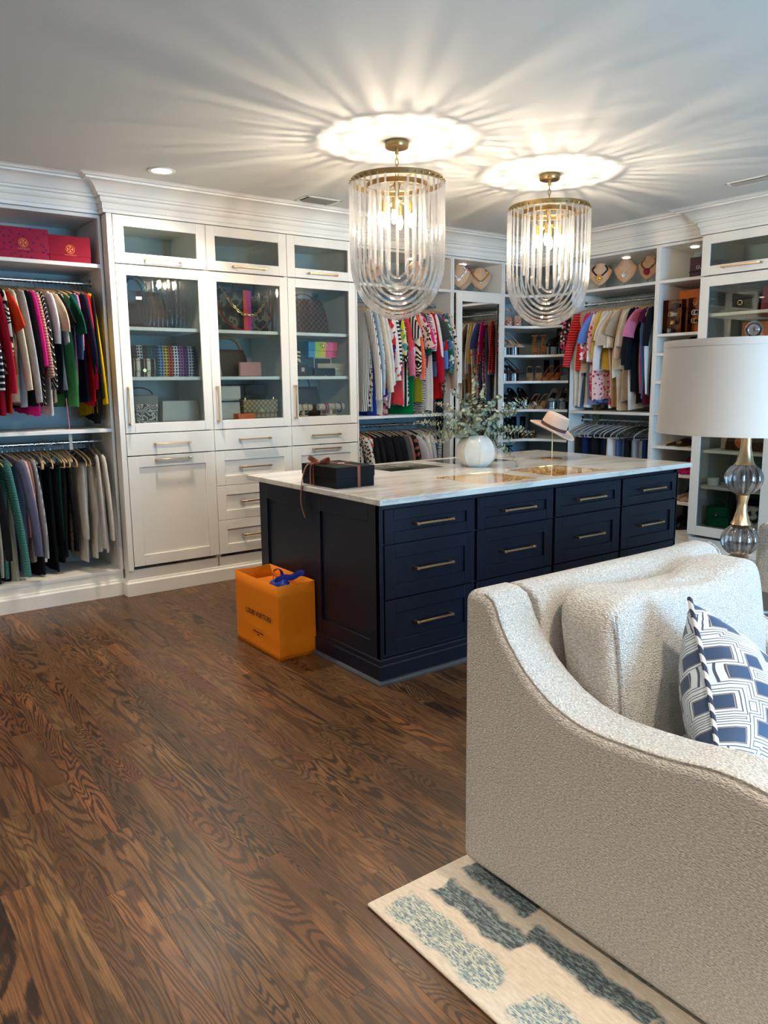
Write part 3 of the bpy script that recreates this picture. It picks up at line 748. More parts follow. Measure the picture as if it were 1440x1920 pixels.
def smoky():
    t = NT('smoky_glass'); n = t.n
    tr = n.new('ShaderNodeBsdfTransparent'); tr.inputs[0].default_value = (.74, .68, .66, 1)
    gl = n.new('ShaderNodeBsdfGlossy'); gl.inputs['Roughness'].default_value = .03
    rf = n.new('ShaderNodeBsdfRefraction'); rf.inputs[0].default_value = (.72, .66, .64, 1); rf.inputs['IOR'].default_value = 1.25
    m0 = n.new('ShaderNodeMixShader'); m0.inputs[0].default_value = .5; t.L(tr.outputs[0], m0.inputs[1]); t.L(rf.outputs[0], m0.inputs[2])
    lw = n.new('ShaderNodeLayerWeight'); lw.inputs[0].default_value = .35
    m1 = n.new('ShaderNodeMixShader'); t.L(lw.outputs['Facing'], m1.inputs[0]); t.L(m0.outputs[0], m1.inputs[1]); t.L(gl.outputs[0], m1.inputs[2])
    t.L(m1.outputs[0], t.out.inputs[0]); return t.m
SMK = smoky()
def lobed(n, d): return lambda a: 1 - d*(1-abs(math.sin(n*a/2)))**2
for zc in (.228, .462):
    pr = [(.068*math.cos(-PI/2+PI*i/18)+.0005, zc+.062*math.sin(-PI/2+PI*i/18)) for i in range(19)]
    MB().lathe(pr, 60, lobes=lobed(10, .16)).build('glass_ball', SMK, lm)
SHD = mat('white_linen_shade', (0.66, 0.64, 0.60), 0.9, noise=(500, .15, .001))
n_ = 72
def ringp(r, z): return [(r*math.cos(2*PI*k/n_), r*math.sin(2*PI*k/n_), z) for k in range(n_)]
sh = MB().loft([ringp(.318, .635), ringp(.303, .968), ringp(.300, .968), ringp(.315, .635)], closed=True).build('lamp_shade', SHD, lm)
for z0, z1, r0, r1 in ((.635, .660, .3195, .3184), (.944, .969, .3055, .3044)):
    MB().loft([ringp(r0, z0), ringp(r1, z1), ringp(r1-.006, z1), ringp(r0-.006, z0)], closed=True).build('shade_trim', SHD, sh)
sp = MB(); sp.cyl((0,0,.65), (0,0,.965), .004, 8)
for k in range(3):
    a = 2*PI*k/3; sp.cyl((0,0,.955), (.300*math.cos(a), .300*math.sin(a), .955), .0022, 6)
sp.build('harp', SB, lm)
MB().lathe([(.001, .965), (.012, .968), (.008, .978), (.001, .980)], 14).build('finial_cap', SB, lm)
MB().ball((0, 0, 1.006), .030, 20, 12).build('finial', ACRYL, lm)
MB().ball((0, 0, 1.006), .016, 12, 8).build('finial_core', SMK, lm)

# ------------------------------------------------------------------ rug
def rugm():
    t = NT('wool_rug'); v = t.coord(); sep = t.n.new('ShaderNodeSeparateXYZ')
    wob = t.noise(t.mapping(v, (6, 9, 1)), 1.0, 3, .6)
    t.L(v, sep.inputs[0])
    X = t.math('ADD', sep.outputs[0], t.math('MULTIPLY', t.math('SUBTRACT', wob, .5), .085)); Yv = t.math('ADD', sep.outputs[1], t.math('MULTIPLY', t.math('SUBTRACT', wob, .5), .22))
    dash = t.noise(t.mapping(v, (260, 60, 1)), 1.0, 2, .6)
    fleck = t.noise(t.mapping(v, (110, 26, 1)), 1.0, 3, .65)
    def band(a, b, y0, y1, s=.016):
        def ss(x, lo, hi):
            return t.math('MULTIPLY', t.math('SMOOTH_MIN', t.math('MAXIMUM', t.math('DIVIDE', t.math('SUBTRACT', x, lo), s), 0.0), 1.0, 0.0),
                          t.math('SMOOTH_MIN', t.math('MAXIMUM', t.math('DIVIDE', t.math('SUBTRACT', hi, x), s), 0.0), 1.0, 0.0))
        return t.math('MULTIPLY', ss(X, a, b), ss(Yv, y0, y1))
    c = t.mix(t.ramp(fleck, [(.3, (0,0,0)), (.7, (1,1,1))]), (0.60, 0.50, 0.38), (0.74, 0.66, 0.54))
    pale = t.mix(t.ramp(fleck, [(.40, (0,0,0)), (.55, (1,1,1))]), (0.26, 0.33, 0.32), (0.60, 0.62, 0.50))
    pale = t.mix(t.ramp(dash, [(.42, (1,1,1)), (.5, (0,0,0))]), pale, (0.13, 0.18, 0.22))
    dark = t.mix(t.ramp(fleck, [(.42, (0,0,0)), (.58, (1,1,1))]), (0.045, 0.075, 0.085), (0.27, 0.34, 0.32))
    dark = t.mix(t.ramp(dash, [(.40, (1,1,1)), (.52, (0,0,0))]), dark, (0.03, 0.045, 0.06))
    c = t.mix(band(.020, .140, -.42, -.02), c, pale); c = t.mix(band(.170, .270, -.40, -.04), c, dark); c = t.mix(band(.235, .32, -.75, -.34), c, dark)
    c = t.mix(band(.02, .16, -1.2, -.50), c, pale); c = t.mix(band(.30, .42, -.30, -.05), c, dark); c = t.mix(band(.36, .9, -1.5, -.45), c, pale)
    t.color(c); t.set(Roughness=.95, Sheen_Weight=.3); t.bump(dash, .6, .004); return t.m
rug = MB().box(0, -2.3, 0, 3.2, 0, .011).build('area_rug', rugm(), bevel=.005, seg=2, loc=(1.122, 1.618, 0.0005))
tag(rug, 'cream and teal brush-stroke wool rug under the foreground armchair', 'rug')

# ------------------------------------------------------------------ things on the island
TZ = .9152
gb = empty('gift_box', (2.262, 3.475, TZ), 0, 'black gift box tied with a brown ribbon on the left end of the worktop', 'gift box')
BOXB = mat('matt_black_card', (0.006, 0.006, 0.007), 0.6, Specular_IOR_Level=.15)
MB().box(-.119, -.167, 0, .119, .167, .065).build('box_base', BOXB, gb, bevel=.001)
MB().box(-.122, -.170, .052, .122, .170, .109).build('lid', BOXB, gb, bevel=.0015)
RIB = mat('russet_ribbon', (0.24, 0.055, 0.018), 0.45)
w = .009
MB().box(.02-w*1.0, -.1712, 0.001, .02+w*1.0, -.1702, .110).box(.02-w, -.1712, .1092, .02+w, .1712, .1102).box(.02-w, .1702, .001, .02+w, .1712, .110).box(-.1232, .05-w, .001, -.1222, .05+w, .110).box(-.1232, .05-w, .1094, .1232, .05+w, .1104).box(.1222, .05-w, .001, .1232, .05+w, .110).build('ribbon', RIB, gb)
def ribbon(path, wd, nrm, name, parent, m=RIB, th=.0012):
    return MB().tube(crom(path, 6), lambda t: (wd, th), 6, up=nrm).build(name, m, parent, ang=60)
ribbon([(-.10, .05, .112), (-.12, .09, .14), (-.09, .14, .142), (-.07, .10, .12), (-.09, .05, .114)], .010, (0,0,1), 'bow_loop', gb)
ribbon([(-.09, .05, .112), (-.04, .03, .135), (-.05, .0, .125), (-.08, .03, .114)], .010, (0,0,1), 'bow_loop', gb)
MB().ball((-.088, .052, .119), .012, 10, 6, (1, 1, .7)).build('bow_knot', RIB, gb)
ribbon([(-.09, .055, .116), (-.14, .075, .11), (-.163, .085, .06), (-.176, .09, -.02), (-.182, .085, -.10), (-.178, .055, -.17)], .0165, (0,1,0), 'ribbon_tail', gb)
ribbon([(-.09, .045, .116), (-.13, .055, .112), (-.135, .06, .05), (-.134, .06, .003)], .014, (0,1,0), 'ribbon_tail', gb)
def text(body, size, loc, rot, m, parent, name='lettering', ext=.0003, ax='CENTER', sx=1.0):
    c = bpy.data.curves.new(name, 'FONT'); c.body = body; c.size = size; c.extrude = ext; c.align_x = ax; c.align_y = 'CENTER'; c.resolution_u = 2
    c.materials.append(m); o = bpy.data.objects.new(name, c); COL.objects.link(o); o.location = loc; o.rotation_euler = rot; o.scale = (sx, 1, 1)
    me = bpy.data.meshes.new_from_object(o); bpy.data.objects.remove(o); q = bpy.data.objects.new(name, me); COL.objects.link(q)
    q.location = loc; q.rotation_euler = rot; q.scale = (sx, 1, 1); q.parent = parent; return q
SILV = mat('silver_print', (.6,.6,.6), .4, .6)
MB().tube([(.03+.02*math.cos(a), .01+.012*math.sin(a), .1102) for a in [2*PI*i/12 for i in range(12)]], .0012, 4, closed=True).build('printed_mark', SILV, gb)

# orange paper bag
bg = empty('paper_shopping_bag', (1.998, 3.742, 0), 0, 'orange paper shopping bag with blue ribbon standing on the floor against the island', 'shopping bag')
ORB = mat('orange_kraft_paper', (0.74, 0.20, 0.005), 0.65, Specular_IOR_Level=.2)
ORI = mat('orange_paper_inside', (0.55, 0.17, 0.01), 0.6)
hx, hy, H = .112, .25, .405
def bagside(inner):
    o = .0 if not inner else -.003
    rnd_ = random.Random(3)
    def ring(z, k):
        # gusset pinched a little, creases low down
        g = -.010*(z/H)**1.2; cr = .006*math.sin(z*60) * (1 if z < .16 else .2); out = []
        X, Y = hx+o, hy+o
        pts = [(-X, -Y), (-X, -Y*.5), (-X, 0), (-X, Y*.5), (-X, Y), (-X*.5, Y+g), (0, Y+2*g), (X*.5, Y+g), (X, Y), (X, 0), (X, -Y), (X*.5, -Y-g*.6), (0, -Y-g), (-X*.5, -Y-g*.6)]
        for i, (x, y) in enumerate(pts):
            d = .005*mnoise.noise(Vector((x*9, y*9, z*14)))
            if i in (1, 2, 3): x += d - cr*.6 - .004
            elif i in (11, 12, 13): y += d*1.6 + cr*.5
            elif i == 5 or i == 6: y += d
            out.append((x, y, z))
        return out
    zs = [0, .03, .07, .10, .13, .17, .22, .28, .34, H]
    return [ring(z, i) for i, z in enumerate(zs)]
MB().loft(bagside(False), cap=False).build('bag_body', ORB, bg, ang=12, solid=.0012)
MB().prism([(-hx+.002, -hy+.002), (hx-.002, -hy+.002), (hx-.002, hy-.002), (-hx+.002, hy-.002)], .002, .004, 'z').build('bag_bottom', ORB, bg)
MB().box(-hx+.02, -hy+.03, .28, hx-.012, hy-.05, .345).build('inner_box', ORB, bg, bevel=.003)
BLUER = mat('cobalt_ribbon', (0.008, 0.03, 0.30), 0.35)
ribbon([(-.02, -.01, .35), (-.05, -.08, .372), (-.075, -.16, .378), (-.06, -.225, .40), (-.03, -.2, .405), (-.01, -.12, .38), (-.01, -.03, .36)], .026, (0,0,1), 'handle_loop', bg, BLUER, .014)
ribbon([(.0, .0, .36), (.02, .04, .41), (.05, .02, .425), (.045, -.02, .39), (.01, -.02, .365)], .020, (0,0,1), 'bow_loop', bg, BLUER)
ribbon([(.0, -.01, .365), (.03, -.06, .395), (.06, -.10, .40), (.08, -.15, .43), (.095, -.17, .43)], .017, (0,0,1), 'ribbon_tail', bg, BLUER)
MB().ball((0, -.01, .368), .016, 10, 6).build('bow_knot', BLUER, bg)
INK = mat('dark_brown_print', (0.012, 0.007, 0.004), 0.6)
text('LOUIS VUITTON', .044, (-hx-.0115, -.035, .205), (PI/2, 0, -PI/2), INK, bg, ext=.0006, sx=.90)
text('MAISON FONDEE EN 1854', .010, (-hx-.0115, -.03, .104), (PI/2, 0, -PI/2), INK, bg, ext=.0006)
text('PARIS', .010, (-hx-.0115, -.03, .090), (PI/2, 0, -PI/2), INK, bg, ext=.0006)

# pumpkin-shaped vase with eucalyptus
va = empty('ceramic_vase', (3.43, 3.64, TZ), .25, 'white glazed ribbed pumpkin-shaped vase on the middle of the worktop', 'vase')
CER = NT('white_crackle_glaze'); _v = CER.coord(); CER.color(CER.mix(CER.ramp(CER.noise(_v, 9, 3), [(.35, (0,0,0)), (.7, (1,1,1))]), (.62,.66,.62), (.72,.66,.56))); CER.set(Roughness=.08, Coat_Weight=.6); CER.bump(CER.noise(_v, 30, 2), .15, .004)
pr = [(.001, 0), (.070, 0), (.096, .018), (.120, .050), (.131, .088), (.128, .120), (.112, .158), (.090, .184), (.068, .200), (.058, .200), (.055, .190), (.09, .15), (.10, .08), (.06, .02), (.001, .018)]
MB().lathe(pr, 160, lobes=lambda a: 1 - .035*abs(math.sin(4*a)) + .035*math.exp(-(math.sin(4*a)/.22)**2)).build('vase_body', CER.m, va, ang=30)
def leafm():
    t = NT('eucalyptus_leaf'); g = t.n.new('ShaderNodeNewGeometry')
    t.color(t.ramp(g.outputs['Random Per Island'], [(0, (.13,.17,.12)), (.5, (.24,.29,.22)), (.8, (.33,.36,.27)), (1, (.36,.37,.17))])); t.set(Roughness=.6); return t.m
LEAF = leafm(); STEM = mat('green_brown_stem', (.12,.12,.06), .7)
eu = empty('eucalyptus_bouquet', (3.43, 3.64, TZ+.16), 0, 'grey-green eucalyptus branches spreading out of the white vase', 'branches')
el = random.Random(21)
cr_, cf = Vector((.803, -.596, 0)), Vector((-.596, -.803, 0))     # across and towards the viewer
dirs = [(-.40, .10, .0), (-.38, .02, .05), (-.34, .16, .0), (-.30, -.03, .08), (-.26, .22, -.02), (-.20, .10, .1), (-.16, .30, 0), (-.10, .18, .08), (-.02, .40, 0), (-.05, .28, -.1), (.05, .34, .02),
        (.08, .22, .1), (.16, .26, -.05), (.14, .14, .12), (.24, .16, .05), (.32, .24, .0), (.37, .21, .02), (.28, .06, .1), (.34, .03, .05), (.22, -.02, .12), (.25, -.17, .10), (0, .12, .16), (-.12, .04, .16), (.1, .05, -.2), (-.1, .1, -.2), (-.24, -.02, .14)]
for (a, h, f) in dirs:
    end = cr_*a + cf*f + Vector((0, 0, h+.02)); st0 = Vector((el.uniform(-.02,.02), el.uniform(-.02,.02), 0)); m1 = st0*.6 + Vector((end.x*.35, end.y*.35, max(.10, h*.6+.08)))
    path = bez(st0, m1, end, 12)
    s = MB().tube(path, lambda t: .0022-.0014*t, 5).build('stem', STEM, eu)
    lv = MB(); n = int(22 + 46*(Vector((a, h)).length))
    for i in range(n):
        q = .28 + .72*i/(n-1); k = min(int(q*12), 11); p = path[k].lerp(path[k+1], q*12-k); d = (path[k+1]-path[k]).normalized()
        ang = i*2.1 + el.random(); o = d.orthogonal().normalized(); o = Matrix.Rotation(ang, 3, d) @ o
        r = el.uniform(.013, .022)*(1.15-.55*q); c = p + o*(r*.95); nrm = (d*.7 + o*.5 + Vector((el.uniform(-.4,.4),)*3)).normalized()
        e1 = (o - nrm*o.dot(nrm)).normalized(); e2 = nrm.cross(e1)
        pts = [tuple(c + e1*(r*math.cos(2*PI*j/7)) + e2*(r*.88*math.sin(2*PI*j/7)) + nrm*(.0015 if j % 2 else 0)) for j in range(7)]
        lv.add([tuple(c - nrm*.001)] + pts, [(0, 1+j, 1+(j+1) % 7) for j in range(7)])
    tag(lv.build('leaves', LEAF, s), kind='stuff')

# hat on a brass stand
hs = empty('hat_stand', (4.146, 3.640, TZ), 0, 'slim brass hat stand on the right half of the worktop', 'hat stand')
MB().lathe([(.001, 0), (.074, 0), (.075, .003), (.073, .006), (.001, .006)], 40).build('base', BRASS, hs)
MB().cyl((0,0,.006), (0,0,.255), .0045, 12).build('pole', BRASS, hs); MB().ball((0,0,.258), .012, 12, 8, (1,1,.6)).build('head_rest', BRASS, hs)
hat = empty('felt_hat', (4.146, 3.640, TZ+.205), 0, 'blush pink felt hat with a brown leather band on the brass stand', 'hat')
FEL = mat('blush_felt', (0.60, 0.42, 0.31), 0.9, Sheen_Weight=.4, noise=(300, .2, .001))
ax = (Vector((0,0,1)) + cr_*.42 + cf*.20).normalized()
hat.rotation_euler = ax.to_track_quat('Z', 'Y').to_euler()
brim = [(.078, .012), (.092, .002), (.125, -.006), (.160, -.004), (.176, .002), (.176, .006), (.160, .000), (.125, -.002), (.092, .006), (.084, .016)]
n_ = 56
MB().loft([[(r*1.0*math.cos(2*PI*k/n_), r*.93*math.sin(2*PI*k/n_), z + .012*math.cos(4*PI*k/n_)*(r/.17)**2) for k in range(n_)] for r, z in brim], closed=True).build('brim', FEL, hat)
MB().lathe([(.092, .006), (.091, .03), (.087, .068), (.083, .096), (.076, .106), (.062, .107), (.045, .101), (.02, .098), (.001, .098)], n_, cap=False).build('crown', FEL, hat)
MB().lathe([(.0922, .012), (.0935, .013), (.0930, .034), (.0915, .034)], n_, cap=False).build('hat_band', mat('brown_leather_band', (.07,.025,.016), .45), hat)
MB().box(-.006, -.012, 0, .006, .012, .002).build('band_clip', CHROME, hat, loc=(.062, -.060, .024), rot=(PI/2, .3, .8))
# ------------------------------------------------------------------ patterns
def pat(name, kind, cols, scale=1.0, rough=.8, rnd=False, **kw):
    if name in _cache: return _cache[name]
    t = NT(name); v = t.coord()
    if kw.get('wob', .0):
        nz = t.n.new('ShaderNodeTexNoise'); nz.inputs['Scale'].default_value = 6; t.L(v, nz.inputs['Vector'])
        vm = t.n.new('ShaderNodeVectorMath'); vm.operation = 'MULTIPLY_ADD'; t.L(nz.outputs['Color'], vm.inputs[0]); w = kw['wob']; vm.inputs[1].default_value = (w, w, w); t.L(v, vm.inputs[2]); v = vm.outputs[0]
    sep = t.n.new('ShaderNodeSeparateXYZ'); t.L(v, sep.inputs[0]); c = cols
    def vor(sc, feat='F1', metric='EUCLIDEAN', rn=1.0):
        o = t.n.new('ShaderNodeTexVoronoi'); o.feature = feat; o.distance = metric; o.inputs['Scale'].default_value = sc; o.inputs['Randomness'].default_value = rn; t.L(v, o.inputs['Vector']); return o
    def steps(fac, cl, edges=None):
        n = len(cl); edges = edges or [i/n for i in range(n)]
        return t.ramp(fac, list(zip(edges, cl)), 'CONSTANT')
    if kind in ('hstripe', 'vstripe', 'chevron'):
        a = sep.outputs[2] if kind != 'vstripe' else sep.outputs[1]
        if kind == 'chevron': a = t.math('ADD', sep.outputs[2], t.math('ABSOLUTE', t.math('MULTIPLY', t.math('PINGPONG', sep.outputs[1], .07), 1.6)))
        f = t.math('FRACT', t.math('MULTIPLY', t.math('ADD', a, 10.0), scale)); col = steps(f, c, kw.get('edges'))
    elif kind == 'leopard':
        f = t.math('ADD', vor(scale).outputs['Distance'], t.math('MULTIPLY', t.math('SUBTRACT', t.noise(v, scale*2.2, 1), .5), .5))
        col = steps(f, [c[2], c[1], c[0]], [0, .20, .42])
    elif kind == 'spots': col = steps(vor(scale).outputs['Distance'], [c[1], c[0]], [0, kw.get('r', .3)])
    elif kind == 'cells': col = steps(_sepc(t, vor(scale, metric=kw.get('metric', 'EUCLIDEAN')).outputs['Color']), c)
    elif kind == 'zebra':
        w = t.n.new('ShaderNodeTexWave'); w.inputs['Scale'].default_value = scale; w.inputs['Distortion'].default_value = kw.get('dist', 9); w.inputs['Detail'].default_value = 1; w.inputs['Detail Scale'].default_value = 1.2
        w.bands_direction = kw.get('dir', 'Z'); t.L(v, w.inputs[0]); col = steps(w.outputs[0], c, [0, .5])
    elif kind == 'check':
        k = t.n.new('ShaderNodeTexChecker'); k.inputs['Scale'].default_value = scale; k.inputs[1].default_value = c[0]+(1,); k.inputs[2].default_value = c[1]+(1,); t.L(v, k.inputs[0]); col = k.outputs[0]
    elif kind == 'camo': col = steps(t.noise(v, scale, 2, .5), c, kw.get('edges', [0, .44, .52, .6][:len(c)]))
    elif kind == 'plaid':
        fx = t.math('FRACT', t.math('MULTIPLY', t.math('ADD', sep.outputs[0], 10.0), scale)); fz = t.math('FRACT', t.math('MULTIPLY', t.math('ADD', sep.outputs[2], 10.0), scale))
        a = steps(fx, [c[0], c[1], c[0], c[2], c[0], c[1]], [0, .06, .24, .34, .56, .62]); b = steps(fz, [(1,1,1), (.6,.55,.5), (1,1,1)], [0, .45, .6]); col = t.mix(1.0, a, b, 'MULTIPLY')
    elif kind == 'lattice':
        q = t.math('ADD', sep.outputs[0], sep.outputs[2]); r = t.math('SUBTRACT', sep.outputs[0], sep.outputs[2])
        f = t.math('MINIMUM', t.math('ABSOLUTE', t.math('SUBTRACT', t.math('FRACT', t.math('MULTIPLY', t.math('ADD', q, 10.), scale)), .5)), t.math('ABSOLUTE', t.math('SUBTRACT', t.math('FRACT', t.math('MULTIPLY', t.math('ADD', r, 10.), scale)), .5)))
        g = steps(f, [(0,0,0), (1,1,1)], [0, .08]); d = steps(vor(scale*1.0, rn=0).outputs['Distance'], [c[0], c[1]], [0, .22]); col = t.mix(g, c[0], d)
    elif kind == 'woven':
        f = t.math('FRACT', t.math('MULTIPLY', t.math('ADD', sep.outputs[0], kw.get('off', 0)), kw.get('inv', 1.0)))
        col = steps(f, c)
        hx = t.math('FRACT', t.math('MULTIPLY', t.math('ADD', sep.outputs[0], 10.), scale)); hz = t.math('FRACT', t.math('MULTIPLY', t.math('ADD', sep.outputs[2], 10.), scale*1.0))
        hole = t.math('MULTIPLY', t.math('MULTIPLY', t.math('GREATER_THAN', hx, .35), t.math('LESS_THAN', hx, .95)), t.math('MULTIPLY', t.math('GREATER_THAN', hz, .35), t.math('LESS_THAN', hz, .95)))
        col = t.mix(hole, col, (.012, .012, .014))
    t.color(col); t.set(Roughness=rough, Specular_IOR_Level=.15); _cache[name] = t.m
    if kw.get('cloth', True): t.bump(t.noise(t.coord(), 12, 3, .6), .25, .02)
    return t.m
def _sepc(t, c):
    s = t.n.new('ShaderNodeSeparateColor'); t.L(c, s.inputs[0]); return s.outputs[0]
def cloth(name, col, rough=.85):
    if name in _cache: return _cache[name]
    t = NT(name); n = t.noise(t.coord(), 14, 3, .6); t.color(t.mix(t.ramp(n, [(.3, (0,0,0)), (.8, (1,1,1))]), tuple(q*.82 for q in col), col)); t.set(Roughness=rough, Specular_IOR_Level=.08)
    t.bump(n, .3, .02); _cache[name] = t.m; return t.m
def leather(name, col, rough=.42):
    if name not in _cache:
        k_ = .55 if max(col) < .2 else .85; t = NT(name); t.color(tuple(q*k_ for q in col)); t.set(Roughness=rough, Specular_IOR_Level=.25); t.bump(t.noise(t.coord(), 160, 2), .12, .002); _cache[name] = t.m
    return _cache[name]

# ------------------------------------------------------------------ generic pieces
def rbox(mb, w, d, h, r=.01, taper=1.0, z0=0, bulge=0.0, c=(0,0)):
    """rounded bag-like box, base centre at origin"""
    def ring(z, ww, dd, rr):
        out = []
        for (sx, sy, a0) in ((1,1,0), (-1,1,90), (-1,-1,180), (1,-1,270)):
            for k in range(4):
                a = math.radians(a0 + 30*k); out.append((c[0]+sx*(ww/2-rr)+rr*math.cos(a), c[1]+sy*(dd/2-rr)+rr*math.sin(a), z))
        return out
    n = 7; rings = [ring(z0, w-r, d-r, r*.6)]
    for i in range(n+1):
        q = i/n; s = 1+(taper-1)*q; b = bulge*math.sin(PI*q); z = z0 + r*.4 + (h-r*.8)*q
        rings.append(ring(z, w*s+b, d*(s if taper < 1 else 1)+b, r))
    rings.append(ring(z0+h, w*taper-r, d*(taper if taper < 1 else 1)-r, r*.6))
    return mb.loft(rings)
def arc(w, h, n=16, y=0, z=0, p=1.0): return [(-w/2*math.cos(PI*i/n), y, z + h*abs(math.sin(PI*i/n))**p) for i in range(n+1)]
UNITS = {}
def place(unit, name, lx, ly, z, label, cat, group=None, rz=0):
    """a thing standing at local position of a closet unit's frame, kept top-level"""
    o, a = unit
    c, s = math.cos(a), math.sin(a)
    return empty(name, (o[0]+c*lx-s*ly, o[1]+s*lx+c*ly, z), a+rz, label, cat, group)
UA = ((0, YC), 0); UAo = ((0, YA), 0); UB = ((XC, 0), -PI/2); UBo = ((XB, 0), -PI/2)   # on the back wall local x = -world y
def bag(unit, lx, ly, z, w, d, h, m, label, taper=1.0, flap=None, handle=None, hm=None, bulge=.0, clasp=None, rz=0, r=.012, name='handbag', extra=None, cat='handbag'):
    t = place(unit, name, lx, ly, z+.001, label, cat, rz=rz)
    rbox(MB(), w, d, h, r, taper, 0, bulge).build('bag_body', m, t, ang=50)
    if flap:
        fh, fm = flap; s = 1+(taper-1)*.9
        b = MB(); W = w*s+.006; b.loft([[(-W/2, -d/2-.004, h-fh), (W/2, -d/2-.004, h-fh), (W/2, -d/2-.009, h-fh), (-W/2, -d/2-.009, h-fh)], [(-W/2, -d/2-.003, h-.006), (W/2, -d/2-.003, h-.006), (W/2, -d/2-.009, h-.002), (-W/2, -d/2-.009, h-.002)],
                                         [(-W/2, -d/2+.004, h+.001), (W/2, -d/2+.004, h+.001), (W/2, -d/2-.001, h+.006), (-W/2, -d/2-.001, h+.006)], [(-W/2, d/2-.002, h+.001), (W/2, d/2-.002, h+.001), (W/2, d/2, h+.006), (-W/2, d/2, h+.006)]])
        b.build('flap', fm, t, bevel=.002)
    if clasp:
        cz = h-(flap[0] if flap else h*.3)+.012
        MB().cyl((0, -d/2-.008, cz), (0, -d/2-.014, cz), clasp, 14).build('clasp', GOLD, t)
    if handle:
        for (hw, hh, y, rr) in handle:
            MB().tube(arc(hw, hh, 16, y, h-.004), rr, 8).build('strap', hm or m, t)
    if extra: extra(t)
    return t
def chain(t, pts, rr=.008, wire=.0022, m=None, name='chain'):
    P = crom(pts, 10); out = []; acc = 0; last = P[0]; mb = MB(); k = 0; step = rr*1.45
    for p in P[1:]:
        d = (p-last).length
        while acc + d >= step:
            last = last.lerp(p, (step-acc)/d); d = (p-last).length; acc = 0; out.append(last.copy())
        acc += d; last = p
    for i in range(len(out)-1):
        d = (out[min(i+1, len(out)-1)]-out[i-1 if i else 0]).normalized(); a = d.orthogonal().normalized(); a = Matrix.Rotation(i*PI/2+.5, 3, d) @ a
        mb.tube([tuple(out[i]+d*(rr*math.cos(q))+a*(rr*.62*math.sin(q))) for q in [2*PI*j/9 for j in range(9)]], wire, 5, closed=True)
    return mb.build(name, m or GOLD, t)

# ------------------------------------------------------------------ glass cabinet 1 (x 1.71 .. 2.34)
S1, S2, S3 = 1.839, 1.506, 1.19
DKB = leather('dark_brown_leather', (0.035, 0.013, 0.008)); BRN = leather('brown_leather', (0.085, 0.030, 0.016)); TAN = leather('tan_leather', (0.42, 0.22, 0.09)); CRM = leather('cream_leather', (0.66, 0.60, 0.50)); BLK = leather('black_leather', (0.012, 0.012, 0.013), .35)
def st_(hw, hh, y=0, rr=.006): return (hw, hh, y, rr)
bag(UA, 1.93, .24, S1, .40, .18, .25, BRN, 'large brown leather tote on the top shelf of the first glass cabinet', taper=.86, handle=[st_(.16, .10, -.05), st_(.16, .10, .05)], hm=DKB, bulge=.02, extra=lambda t: MB().box(-.02, -.097, .19, .02, -.093, .21).build('metal_tag', mat('pale_gold_tag', (.75,.65,.45), .3, .8), t))
WV = [(.10,.02,.03), (.55,.52,.48), (.03,.025,.02), (.01,.10,.09), (.01,.05,.07), (.10,.22,.50), (.60,.42,.03), (.48,.05,.03), (.62,.66,.66), (.30,.10,.30), (.10,.03,.14), (.45,.45,.5), (.005,.03,.05)]
bag(UA, 2.09, .19, S2, .47, .12, .215, pat('woven_rainbow', 'woven', WV, 48, .6, inv=1/.48, off=.24, cloth=False), 'wide multicoloured woven bag on the middle shelf of the first cabinet', taper=1.0, bulge=.015, r=.02)
bag(UA, 1.90, .075, S2, .155, .07, .115, pat('beige_plaid', 'plaid', [(.55,.40,.24), (.03,.02,.02), (.72,.68,.62)], 14, cloth=False), 'small beige plaid flap bag in front of the woven bag', flap=(.085, pat('beige_plaid', 'plaid', [], 1)), clasp=.012, r=.008)
bag(UA, 1.90, .07, S3, .15, .07, .125, pat('snake_print', 'zebra', [(.04,.035,.03), (.52,.47,.42)], 16, .5, dist=22, cloth=False), 'small snake-print bag at the lower left of the first cabinet', flap=(.05, pat('snake_print', 'zebra', [], 1)), r=.008)
bag(UA, 1.92, .25, S3, .24, .10, .185, leather('taupe_grey_leather', (.22,.19,.17)), 'taupe grey bag with looped strap behind the snake-print bag', flap=(.07, leather('olive_grey_leather', (.20,.20,.16))), handle=[st_(.20, .06, -.02, .005)], hm=DKB)
bag(UA, 2.20, .20, S3, .285, .07, .145, leather('offwhite_leather', (.64,.60,.53), .5), 'plain off-white clutch on the bottom shelf of the first cabinet', taper=.95, r=.006)
# ---- cabinet 2 (x 2.39 .. 2.98)
CAMO = pat('dark_camouflage', 'camo', [(.010,.010,.008), (.035,.035,.02), (.14,.12,.08), (.012,.010,.010)], 9, .5, cloth=False)
def camo_extra(t):
    MB().box(-.012, -.108, .004, .022, -.104, .30).build('red_stripe', mat('coral_red_web', (.75,.06,.04), .7), t)
    MB().box(.022, -.108, .004, .052, -.104, .30).build('pink_stripe', mat('magenta_web', (.55,.02,.28), .7), t)
    chain(t, [(-.19, -.07, .335), (-.16, -.125, .25), (-.07, -.15, .14), (.02, -.155, .115), (.10, -.145, .15), (.17, -.12, .25), (.19, -.07, .32)], .013, .0040)
    MB().tube(crom([(-.22, -.04, .30), (-.225, -.13, .18), (-.17, -.15, .06), (-.06, -.155, .008), (.08, -.155, .008), (.16, -.15, .07), (.21, -.13, .17), (.215, -.04, .28)], 6), lambda q: (.010, .0025), 6, up=(0,1,0)).build('red_strap', mat('red_web_strap', (.60,.04,.03), .7), t)
    for sx in (-.085, .085): MB().tube([(sx-.01, -.105, .26), (sx, -.11, .34), (sx*.8, -.07, .375)], .010, 8).build('handle', BRN, t)
bag(UA, 2.73, .25, S1, .44, .20, .30, CAMO, 'dark camouflage tote with pink stripe and chunky gold chain on the top shelf', taper=.94, bulge=.01, extra=camo_extra)
